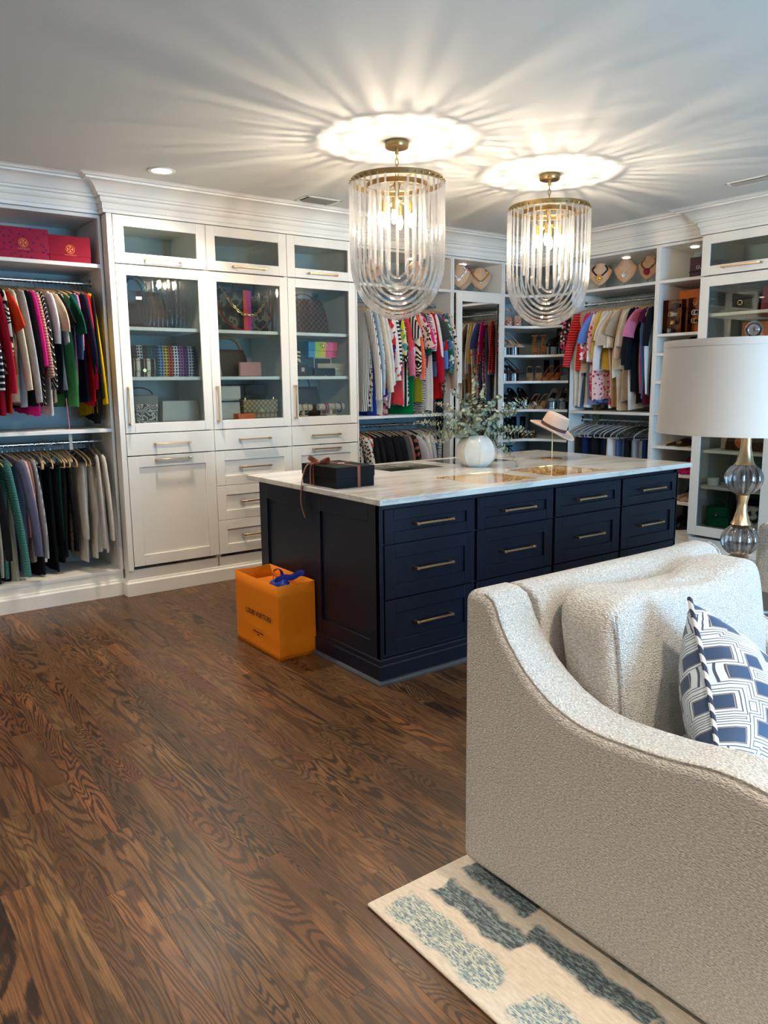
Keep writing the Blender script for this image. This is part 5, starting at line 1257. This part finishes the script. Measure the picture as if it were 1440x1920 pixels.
rack(UAo, .86, 1.635, .24, 2.133, [
 ('black sequined top', 'black sequins', BK, T, .78, .55), ('navy striped sweater', 'navy stripes', NS, T, .93, .6), ('navy long top', 'navy top', NV, T, .98, 0), ('crimson long cardigan', 'crimson cardigan', CRR, T, .86, .62), ('brown fringed top', 'brown fringe', BR, T, .86, .5),
 ('black white zebra blouse', 'zebra blouse', ZEB, T, .62, .4), ('orange-red tee', 'orange-red tee', ORR, T, .84, .22), ('cream knit cardigan', 'cream knit', CR, T, .78, .60), ('taupe vest', 'taupe vest', TP, T, .80, 0), ('heather grey sweater', 'grey sweater', LG, T, .80, .68),
 ('black blouse', 'black blouse', BK, T, .82, .5), ('hot pink top', 'hot pink', HP, T, .86, .45), ('tan black-striped top', 'tan stripes', TST, T, .76, .52), ('black chevron-striped sweater', 'chevron sweater', CHV, T, .82, .60), ('thin red top', 'thin red', RD, T, .62, 0),
 ('white shirt', 'white shirt', WH, T, .86, .30), ('beige blouse', 'beige blouse', BGE, T, .80, .22), ('black short-sleeved top', 'black tee', BK, T, .74, .2), ('grey soft tee', 'grey tee', GY, T, .70, .3), ('light green top', 'light green', GN, T, .82, 0),
 ('dark green tee', 'green tee', DG, T, .82, .24), ('dark denim shirt', 'denim shirt', DN, T, .76, .4), ('pink blouse', 'pink blouse', PK, T, .66, .34), ('navy jacket', 'navy jacket', NV, J, .80, .5), ('red short-sleeved top', 'red tee', RD, T, .78, .30),
 ('red long-sleeved top', 'red long top', CRR, T, .80, .60), ('mustard yellow pullover', 'mustard pullover', MU, T, .88, .70), ('black coat', 'black coat', BK, J, .92, .66)], 'left bay, upper rod', 'tops on the upper rod of the left bay')
rack(UAo, .80, 1.43, .24, 1.066, [
 ('black trousers', 'black trousers', BK, P, .90, 0), ('black long top', 'black long top', BK, T, .90, .6, BLKV), ('cream trousers', 'cream trousers', CR, P, .86, 0), ('wide black trousers', 'wide black', BK, P, .90, 0), ('teal ribbed cardigan', 'teal ribs', TEAL, T, .86, .72), ('sage trousers', 'sage trousers', SG, P, .93, 0),
 ('slate purple cardigan', 'slate purple', PG, T, .84, .6), ('blush long shirt', 'blush shirt', BLU, T, .80, .52), ('mauve blouse', 'mauve blouse', MV, T, .62, .3), ('grey ribbed sweater', 'grey ribs', RIBG, T, .80, .62), ('black silk trousers', 'black silk', BK, P, .86, 0), ('black track trousers', 'track trousers', BK, P, .88, 0),
 ('white side-stripe trousers', 'white stripe', WH, S, .80, 0), ('black pleated trousers', 'black pleats', BK, P, .86, 0), ('black jeans', 'black jeans', BK, P, .82, 0), ('dark green trousers', 'green trousers', DG, P, .78, 0), ('black cropped trousers', 'black crops', BK, P, .76, 0),
 ('black suede trousers', 'black suede', BK, P, .74, 0), ('brown camouflage trousers', 'camouflage', CAMG, P, .74, 0)], 'left bay, lower rod', 'clothes on the lower rod of the left bay')
rack(UAo, 1.44, 1.625, .24, 1.066, [
 ('ivory folded jeans', 'ivory jeans', IV, P, .66, 0), ('light grey trousers', 'grey trousers', OW, P, .82, 0), ('cream denim trousers', 'cream denim', IV, P, .60, 0, BLKV), ('frayed off-white jeans', 'frayed jeans', OW, P, .80, 0, BLKV), ('grey shirt', 'grey shirt', C('stone_cloth', (.45,.42,.38)), T, .74, .6), ('pale grey shirt', 'pale grey', OW, T, .74, .55)], 'left bay, right end of lower rod', 'pale trousers at the right end of the lower left rod', full=True)
rack(UAo, 3.80, 4.71, .22, 2.135, [
 ('cream pinstriped blouse', 'pinstripes', VST, T, .92, .72), ('cream leopard blouse', 'cream leopard', LEO, T, .90, .60), ('light blue denim shirt', 'denim shirt', LB, T, .92, .68), ('royal blue top', 'royal blue', C('royal_cloth', (.02,.05,.35)), T, .98, 0), ('cream linen shirt', 'cream linen', IV, T, .94, .66), ('white cotton shirt', 'white cotton', WH, T, .92, .60), ('orange geometric blouse', 'orange geometric', GEO, T, .84, .56),
 ('floral maroon tunic', 'maroon tunic', pat('maroon_floral', 'cells', [(.12,.02,.04), (.40,.12,.14), (.05,.03,.03), (.5,.3,.28)], 36), T, .98, 0), ('white blouse', 'white blouse', WH, T, .88, .45), ('black-and-white striped shirt', 'striped shirt', BWS, T, .74, .44), ('dotted black blouse', 'dotted blouse', DOT, T, .70, .4), ('yellow teal floral blouse', 'teal floral', YTF, T, .60, .34),
 ('coral red tunic', 'coral tunic', C('coral_cloth', (.72,.06,.07)), T, .86, .3), ('salmon pink blouse', 'salmon blouse', PK, T, .80, .52), ('bright patterned top', 'bright pattern', MUL, T, .88, .36), ('bold striped tunic', 'bold stripes', WVS, T, .88, .2), ('abstract black-cream tunic', 'abstract tunic', ZEB, T, .88, .5), ('emerald green top', 'emerald top', C('emerald_cloth', (.0,.20,.06)), T, 1.0, 0),
 ('orange pink print dress', 'orange-pink', ORP, D_, .70, .55), ('pink leopard blouse', 'pink leopard', LEOP, T, .66, .28), ('hot pink blouse', 'hot pink', HP, T, .60, .28), ('dark green blouse', 'dark green', DG, T, .62, .34), ('olive yellow dress', 'olive dress', C('olive_cloth', (.30,.30,.02)), D_, .86, 0), ('black white zigzag top', 'zigzag top', ZIG, T, .94, .3), ('red dotted blouse', 'red dots', PNF, T, .66, .3),
 ('crimson crinkle blouse', 'crimson crinkle', CRR, T, .78, .58), ('white pleated skirt-top', 'white pleats', WH, T, .92, .4), ('grey-black tee', 'grey-black tee', C('charcoal_cloth', (.06,.07,.07)), T, .50, .2), ('sky blue shirt', 'sky blue', BL, T, .64, .46), ('scarlet blouse', 'scarlet blouse', RD, T, .84, .30), ('green floral shirt', 'green floral', GRF, T, .76, .50), ('taupe linen shirt', 'taupe linen', C('warm_taupe_cloth', (.40,.31,.22)), T, .80, .64), ('pink-cream leopard blouse', 'leopard blouse', LEOP, T, .78, .52)],
 'second hanging bay, upper rod', 'blouses on the upper rod beside the mirror door')
rack(UAo, 3.72, 4.70, .22, 1.078, [
 ('leopard tunic', 'leopard tunic', LEO, T, .70, .5), ('pink blue patterned top', 'pink pattern', MUL, T, .70, .3), ('black blouse', 'black blouse', BK, T, .75, .5, TAUPV), ('black dress', 'black dress', BK, D_, .8, .4), ('black silk top', 'black silk', BK, T, .75, .5), ('black wide tunic', 'black tunic', BK, T, .8, .5, TAUPV), ('black knit', 'black knit', BK, T, .75, .5), ('black jacket', 'black jacket', BK, J, .75, .5, TAUPV),
 ('black satin blouse', 'black satin', BK, T, .75, .4), ('black grey top', 'black-grey top', C('charcoal_cloth', 0), T, .75, .4, TAUPV), ('dusty brown top', 'dusty brown', MV, T, .72, .3, TAUPV), ('black floral top', 'black floral', pat('dark_floral', 'cells', [(.012,.012,.012), (.012,.012,.012), (.3,.08,.05), (.012,.012,.012)], 40), T, .7, .3, TAUPV), ('light grey tee', 'grey tee', LG, T, .7, .2, TAUPV), ('black tank', 'black tank', BK, T, .7, 0, TAUPV), ('white grey shirt', 'white shirt', OW, T, .7, .3, TAUPV), ('pale grey sweater', 'pale sweater', LG, T, .7, .4, TAUPV),
 ('stone trousers', 'stone trousers', C('stone_cloth', 0), P, .7, 0, TAUPV), ('black white printed trousers', 'printed trousers', ZEB, P, .7, 0, TAUPV), ('blue jeans', 'blue jeans', DN, P, .7, 0, TAUPV), ('zigzag trousers', 'zigzag trousers', ZIG, P, .7, 0, TAUPV)], 'second hanging bay, lower rod', 'dark clothes on the lower rod beside the mirror door')
rack(UBo, -4.885, -4.02, .20, 2.147, [
 ('black pink-floral dress', 'dark floral', pat('black_pink_floral', 'cells', [K_, K_, (.5,.05,.14), K_, (.5,.45,.4)], 50), D_, .70, .3, GREYV), ('cream trousers', 'cream trousers', IV, P, .93, 0, GREYV), ('grey-blue jeans', 'grey-blue jeans', C('grey_blue_denim', (.08,.12,.16)), P, .95, 0, GREYV), ('white vest', 'white vest', WH, T, .95, 0, GREYV), ('red ribbed knit', 'red knit', REDK, T, .62, .46), ('tan halter dress', 'tan halter', BGE, D_, .62, 0), ('leopard scarf edged in green', 'green-edged scarf', GBS, S, 1.12, 0), ('slate blue trousers', 'slate trousers', C('slate_blue_cloth', (.20,.22,.38)), P, .92, 0),
 ('magenta blouse', 'magenta blouse', C('magenta_cloth', (.50,.02,.22)), T, .85, .3), ('red white print shirt', 'red print', RWP, T, .84, .4), ('cornflower blue top', 'cornflower top', BL, T, .90, .25), ('pink floral blouse', 'pink floral', PNF, T, .86, .35), ('white ruffled blouse', 'white ruffles', WH, T, .62, .42), ('mustard ribbed top', 'mustard ribs', YST, T, .62, .40), ('red navy floral skirt', 'navy floral', MUL, P, .94, 0), ('white long shirt', 'white shirt', WH, T, .88, .50), ('white tee', 'white tee', WH, T, .55, .24),
 ('camel cardigan', 'camel cardigan', C('camel_cloth', (.38,.19,.07)), T, .92, .26), ('cream blouse', 'cream blouse', IV, T, .66, .30), ('beige linen tunic', 'beige tunic', BGE, T, .96, .28), ('cream gathered top', 'gathered top', CR, T, .60, .3), ('taupe long tunic', 'taupe tunic', C('warm_taupe_cloth', 0), T, .86, .2, GREYV), ('pale sage dress', 'sage dress', SG, D_, .70, 0, GREYV), ('blush shirt', 'blush shirt', BLU, T, .86, .40, GREYV), ('white-hem blouse', 'white hem', OW, T, .94, .3), ('large black batwing top', 'black batwing', BK, J, .80, .46), ('black fringed top', 'black fringe', BK, T, .88, .50),
 ('coral pink top', 'coral pink', PK, T, .80, .22), ('blue denim dress', 'denim dress', BL, D_, .84, 0), ('wine red top', 'wine top', C('wine_cloth', (.10,.01,.03)), T, .90, .1, GREYV), ('white blouse', 'white blouse', WH, T, .84, 0, GREYV), ('black jacket', 'black jacket', BK, J, .84, .3)], 'back-wall bay, upper rod', 'tops on the upper rod of the back wall bay')
JE = C('dark_indigo_denim', (.008,.020,.075)); JB = C('mid_blue_denim', (.06,.13,.30))
rack(UBo, -4.86, -4.03, .20, 1.085, [
 ('folded dark grey jeans', 'grey jeans', C('dark_grey_denim', (.03,.03,.035)), P, .62, 0, GREYV), ('black jeans', 'black jeans', BK, P, .62, 0, GREYV), ('indigo jeans', 'indigo jeans', JE, P, .62, 0, GREYV), ('dark indigo jeans', 'dark indigo', JE, P, .62, 0, GREYV), ('black trousers', 'black trousers', BK, P, .62, 0, GREYV), ('deep blue jeans', 'deep blue', JE, P, .62, 0, GREYV), ('navy jeans', 'navy jeans', NV, P, .62, 0, GREYV),
 ('white frayed jeans', 'white jeans', WH, P, .62, 0, GREYV), ('light blue jeans', 'light jeans', JB, P, .62, 0, GREYV), ('mid-blue jeans', 'mid-blue jeans', JB, P, .62, 0, GREYV), ('black trousers', 'black trousers', BK, P, .62, 0, BLKV), ('grey trousers', 'grey trousers', GY, P, .62, 0, BLKV), ('faded blue jeans', 'faded jeans', LB, P, .62, 0, GREYV), ('navy blue jeans', 'navy blue', JE, P, .62, 0, BLKV)], 'back-wall bay, lower rod', 'jeans on the lower rod of the back wall bay', full=True)
tagm = empty('price_tag', (1.405, 5.40, 1.03), .1, 'long pale paper tag hanging below the left bay shelf', 'tag')
MB().box(-.011, -.0008, 0, .011, .0008, .115).build('card', CRM, tagm); MB().tube([(0, 0, .112), (.002, .01, .17), (-.002, .02, .34)], .0022, 5).build('string', PK, tagm)
garment(UAo, 4.742+.115, .13, 2.12, ('long black coat', 'black coat', BK, 'jacket', 1.75, .6, BLKV), 'long black coat added inside the wardrobe to darken the gap beside its door', None, .03, False, PI/2)  # coat added so that the narrow gap beside the mirror door turns dark
# empty hangers between the trousers
for i, lx in enumerate((1.20, 1.235, 1.27, 1.31, 1.35, 1.385)):
    t = place(UAo, 'clothes_hanger', lx+.015, .24, 1.066, '%s empty pale wooden hanger on the lower left rod, counting from the left' % ('first', 'second', 'third', 'fourth', 'fifth', 'sixth')[i], 'hanger', 'empty wooden hangers on the lower left rod', rz=gr.uniform(-.2, .2))
    add_hanger(t, WOODM, True)

# ------------------------------------------------------------------ shoes
def shoe_meshes(kind):
    """toe at -y, heel at +y ; length .24"""
    L = .235; hh = {'pump': .085, 'sling': .075, 'wedge': .09, 'clog': .055, 'flat': .018, 'loafer': .025, 'sandal': .09, 'strappy': .10, 'boot': .04}[kind]; plat = {'wedge': .022, 'clog': .03, 'sandal': .012}.get(kind, .004)
    def zc(q):   # insole height
        s = min(1, max(0, (q-.30)/.62)); return plat + hh*(s*s*(3-2*s))
    def hw(q): # half width
        return .038*(math.sin(PI*min(1, q/.52+.02)*.5)**.55 if q < .5 else 1-.30*math.sin(min(1, (q-.5)/.45)*PI/2)) if q < .93 else .0265*math.sqrt(max(.02, 1-((q-.93)/.07)**2))
    out = {}
    n = 22
    s = MB(); rings = []
    for i in range(n+1):
        q = .004+.992*i/n; w = hw(q); z = zc(q); y = -L/2 + L*q; b = z-.006 if kind not in ('wedge', 'clog') else (0 if q > .06 else z*.3)
        if kind in ('wedge', 'clog') and .30 < q < .5: b = max(0, 0)
        rings.append([(w, y, z), (w*.6, y, z+.001), (-w*.6, y, z+.001), (-w, y, z), (-w*.92, y, b), (w*.92, y, b)])
    out['sole'] = s.loft(rings)
    u = MB(); m0 = {'pump': .36, 'sling': .34, 'wedge': .30, 'clog': .42, 'flat': .36, 'loafer': .50, 'sandal': .27, 'strappy': .22, 'boot': .9}[kind]; q0 = .02 if kind not in ('wedge', 'sandal', 'clog', 'strappy') else .10
    def top(q):
        base = {'pump': .030, 'sling': .030, 'wedge': .040, 'clog': .048, 'flat': .028, 'loafer': .045, 'sandal': .036, 'strappy': .034, 'boot': .07}[kind]
        return base*min(1, (q-q0+.03)/.22)**.6
    rings = []
    for i in range(11):
        q = q0+(m0-q0)*i/10; w = hw(q)+.001; z = zc(q)-.001; h = top(q); y = -L/2+L*q
        rings.append([(w*math.cos(a), y - .010*math.sin(a)*(1 if i == 10 else 0), z+h*math.sin(a)**.85 if math.sin(a) > 0 else z) for a in [PI*k/12 for k in range(13)]] )
    v = MB(); v.grid(lambda a, b: rings[int(round(b*10))][int(round(a*12))], 12, 10)
    out['upper'] = v
    h = MB()
    if kind in ('pump', 'flat', 'loafer', 'boot', 'clog'):
        hs_ = .045 if kind != 'boot' else .16
        def side(a, b):   # wraps from one side round the heel to the other
            k = a*2-1; q = m0-.02 + (1-(m0-.02))*(1-abs(k)**1.6); q = min(q, .995); w = hw(q)+.0015
            z = zc(q) + b*(hs_*(.45+.55*(1-abs(k))) if kind != 'boot' else hs_)
            return (math.copysign(w, k) if abs(k) > .06 else k/.06*w, -L/2+L*q, z)
        h.grid(side, 28, 3); out['heel_counter'] = h
    elif kind in ('sling', 'wedge', 'sandal', 'strappy'):
        y1 = L/2-.01; zt = zc(.95)+.055
        pts = [(-hw(m0)-.0, -L/2+L*m0, zc(m0)+.012), (-.030, .03, zc(.65)+.03), (-.024, y1, zt), (0, y1+.022, zt+.004), (.024, y1, zt), (.030, .03, zc(.65)+.03), (hw(m0), -L/2+L*m0, zc(m0)+.012)]
        h.tube(crom(pts, 5), lambda q: (.0055 if kind != 'wedge' else .009, .0022), 6, up=(0,0,1)); out['strap'] = h
        if kind in ('sandal', 'strappy'):
            g = MB(); g.tube([(.034*math.cos(a), y1-.012+.034*math.sin(a), zt+.030) for a in [2*PI*k/18 for k in range(18)]], lambda q: (.006, .0022), 6, up=(0,0,1), closed=False); g.box(-.016, y1+.008, zc(.95), .016, y1+.011, zt+.034); out['ankle_strap'] = g
    if kind in ('pump', 'sling', 'sandal', 'strappy'):
        out['heel'] = MB().loft([[(r*math.cos(a)*1.0, L/2-.022+dy+r*1.1*math.sin(a), z) for a in [2*PI*k/10 for k in range(10)]] for (r, z, dy) in ((.0065, 0, -.004), (.006, .012, -.004), (.009, zc(.93)*.55, -.002), (.020, zc(.93)*.92, -.006), (.022, zc(.93)-.002, -.008))])
    elif kind in ('flat', 'loafer', 'boot'): out['heel'] = MB().prism([(-.026, L/2-.06), (.026, L/2-.06), (.025, L/2-.012), (.012, L/2-.002), (-.012, L/2-.002), (-.025, L/2-.012)], 0, hh+.0, 'z')
    return out
_sm = {}
def shoe(x, y, z, rz, kind, um, sm, label, orn=None, parent=None):
    t = empty('shoe', (x, y, z+.0006), rz, label, 'shoe', None)
    if kind not in _sm: _sm[kind] = {k: b.mesh(k, None, ang=50) for k, b in shoe_meshes(kind).items()}
    for k, me in _sm[kind].items():
        m = sm if k == 'sole' or (k == 'heel' and kind in ('pump',) and False) else um
        mm = me.copy(); mm.materials.clear(); mm.materials.append(m)
        o = bpy.data.objects.new(k, mm); COL.objects.link(o); o.parent = t
        if k in ('upper', 'heel_counter'): s = o.modifiers.new('solid', 'SOLIDIFY'); s.thickness = .0022; s.offset = 1
    if orn == 'bow':
        b = MB()
        for s in (-1, 1): b.tube([(s*.004, -.045, .060), (s*.018, -.050, .066), (s*.020, -.045, .052), (s*.004, -.045, .056)], .0025, 6)
        b.build('crystal_bow', CRY, t)
    if orn == 'buckle': MB().tube([(-.020, -.088, .030), (.020, -.088, .030), (.022, -.072, .040), (-.022, -.072, .040)], .0045, 6, closed=True).build('square_buckle', GOLD, t)
    if orn == 'stripes':
        b = MB()
        for k in range(3): b.tube([(-.030, -.06+.02*k, .035), (0, -.055+.02*k, .047), (.030, -.06+.02*k, .035)], .0025, 5)
        b.build('white_stripes', WH, t)
    return t
TANS, NUDE, COG, BKL, BUR2, PNKH = leather('tan_shoe', (.38,.17,.06)), leather('nude_shoe', (.42,.26,.14), .3), leather('cognac_shoe', (.33,.11,.03), .35), leather('black_shoe', (.01,.01,.011), .3), leather('burgundy_shoe', (.10,.01,.015)), leather('hot_pink_suede', (.60,.01,.14), .7)
INS = leather('pale_insole', (.55,.38,.22), .6); RUB = mat('cream_rubber', (.62,.52,.40), .6)
CORAL = pat('coral_floral_shoe', 'cells', [(.75,.10,.10), (.72,.45,.40), (.70,.05,.10), (.65,.6,.5)], 90, cloth=False); LEOS = pat('leopard_shoe', 'leopard', [(.35,.16,.06), K_, (.12,.05,.02)], 90, cloth=False)
def on_curve(t, back=.0): 
    p0, p1, p2 = Vector((5.38, 5.36)), Vector((5.85, 5.40)), Vector((5.80, 4.915)); p = p0*(1-t)**2 + p1*2*t*(1-t) + p2*t*t
    d = p.normalized(); return p + d*back, math.atan2(-d.x, d.y)+0
def pair(tq, z, kind, um, sm, label, gap=.088, back=.135, turn=0.0, orn=None, group=None):
    p, a = on_curve(tq, back); side = Vector((math.cos(a), math.sin(a)))
    for s, w in ((-1, 'left'), (1, 'right')):
        q = p + side*(gap/2*s); shoe(q.x, q.y, z, a+turn, kind, um, sm, '%s shoe of the pair of %s' % (w, label), orn)
pair(.15, 1.972, 'wedge', CORAL, RUB, 'coral floral wedge sandals, top corner shelf')
pair(.56, 1.972, 'clog', COG, RUB, 'cognac clogs with pale platforms, top corner shelf')
pair(.88, 1.972, 'flat', BKL, BKL, 'black flats, right on top corner shelf', turn=.5, back=.12)
pair(.56, 1.70, 'strappy', LEOS, TANS, 'tan leopard ankle-strap sandals, second corner shelf', gap=.082)
pair(.50, 1.453, 'sling', NUDE, NUDE, 'nude slingbacks, third corner shelf')
pair(.76, 1.453, 'sling', COG, COG, 'cognac slingbacks, third corner shelf', turn=-.4, gap=.08)
pair(.55, 1.180, 'sling', NUDE, NUDE, 'nude slingback pumps, fourth corner shelf', turn=-.45, gap=.09)
pair(.42, .893, 'loafer', leather('brown_loafer', (.16,.055,.02), .35), RUB, 'brown loafers with crystal bows, shelf above the worktop', orn='bow', gap=.092, back=.13)
pair(.26, .893, 'boot', BKL, BKL, 'black ankle boots beside the bow loafers', back=.20, gap=.09)
pair(.45, .62, 'sling', leather('silver_black_shoe', (.12,.12,.13), .25), BKL, 'dark slingbacks just above the worktop edge', turn=.3)
pair(.14, .62, 'strappy', BKL, BKL, 'black strappy sandals low at the left of the corner', back=.12, turn=.6)
pair(.76, 1.453+.0, 'boot', C('dark_plush', (.03,.02,.015)), BKL, 'dark boots behind the cognac slingbacks', back=.31, gap=.10)
def riser(x, y, z, label, r=.046, h=.072, grp='clear acrylic shoe risers on the corner shelves'):
    t = empty('shoe_riser', (x, y, z+.0005), 0, label, 'shoe riser', grp)
    n = 24; rg_ = lambda rr, zz: [(rr*math.cos(2*PI*k/n), rr*math.sin(2*PI*k/n), zz) for k in range(n)]
    MB().loft([rg_(r, 0), rg_(r, h), rg_(r-.003, h), rg_(r-.003, 0)], closed=True).build('clear_wall', ACRYL, t); MB().lathe([(.001, h-.004), (r-.003, h-.004), (r-.003, h), (.001, h)], n).build('clear_top', ACRYL, t)
    MB().lathe([(.001, .001), (r-.006, .001), (r-.006, .004), (.001, .004)], n).build('clear_base', ACRYL, t)
RL = 'clear acrylic riser carrying a shoe, one of several on the corner shelves'
def on_risers(tq, z, kind, um, sm, label, back=.10, turn=0, gap=.10, orn=None, what=None):
    p, a = on_curve(tq, back); side = Vector((math.cos(a), math.sin(a))); f = Vector((-math.sin(a), math.cos(a)))
    for s, w in ((-1, 'left'), (1, 'right')):
        q = p + side*(gap/2*s)
        riser(q.x-f.x*.01, q.y-f.y*.01, z, '%s clear acrylic riser under the %s' % (w, label), grp=None)
        shoe(q.x, q.y, z+.073, a+turn, kind, um, sm, '%s shoe of the %s' % (w, label), orn)
on_risers(.10, 1.70, 'sling', leather('pale_beige_shoe', (.40,.28,.18)), RUB, 'beige shoes at the left of second corner shelf', turn=.8)
on_risers(.86, 1.70, 'boot', BKL, BKL, 'black shoes at the right of second corner shelf', turn=-.6)
on_risers(.10, 1.453, 'sling', leather('dark_mauve_shoe', (.09,.05,.05)), BKL, 'mauve slingbacks at the left of third corner shelf', turn=.9)
on_risers(.09, 1.180, 'loafer', BKL, BKL, 'black white-striped shoes, fourth corner shelf', turn=.9, orn='stripes')
on_risers(.28, 1.180, 'pump', BKL, BKL, 'black pumps inside of the striped shoes, fourth shelf', turn=.6, back=.13)
on_risers(.44, 1.180, 'flat', BUR2, BKL, 'burgundy flats at the back of fourth corner shelf', back=.30, gap=.12)
on_risers(.86, 1.180, 'pump', leather('greige_shoe', (.24,.20,.15)), BKL, 'greige pumps at the right of fourth corner shelf', turn=-.3)
on_risers(.10, .893, 'pump', BKL, BKL, 'black pumps behind the eucalyptus, corner shelf', turn=.7)
def bshoe(lx, ly, z, rz, kind, um, sm, label, orn=None):
    c, s = math.cos(-PI/2), math.sin(-PI/2); shoe(XB - s*ly, s*lx, z, -PI/2+rz, kind, um, sm, label, orn)
for s, w in ((-.042, 'left'), (.042, 'right')):
    bshoe(-3.775+s, .13, .897, -.35, 'flat', leather('brown_patent', (.05,.025,.015), .2), TANS, w + ' brown flat with large gold square buckle', 'buckle')
    bshoe(-3.715+s, .14, .668, -.35, 'pump', PNKH, PNKH, w + ' hot pink heeled pump at the right end of the worktop')
    bshoe(-3.80+s*.95, .30, .668, -.2, 'pump', BKL, BKL, w + ' black pump behind the hot pink heels')
    bshoe(-3.71+s, .13, .440, -.35, 'flat', leather('nude_point', (.50,.33,.22)), INS, w + ' pointed nude flat low in the shelf column')
    bshoe(-3.76+s, .16, .19, -.2, 'boot', BKL, BKL, w + ' black boot on the lowest shelf of the column')
    bshoe(-3.78+s, .14, 1.672, -.3, 'pump', BKL, BKL, w + ' black pump on the shelf under the belts')
    bshoe(-3.73+s, .28, .440, .1, 'pump', BKL, BKL, w + ' black heel behind the nude flats')
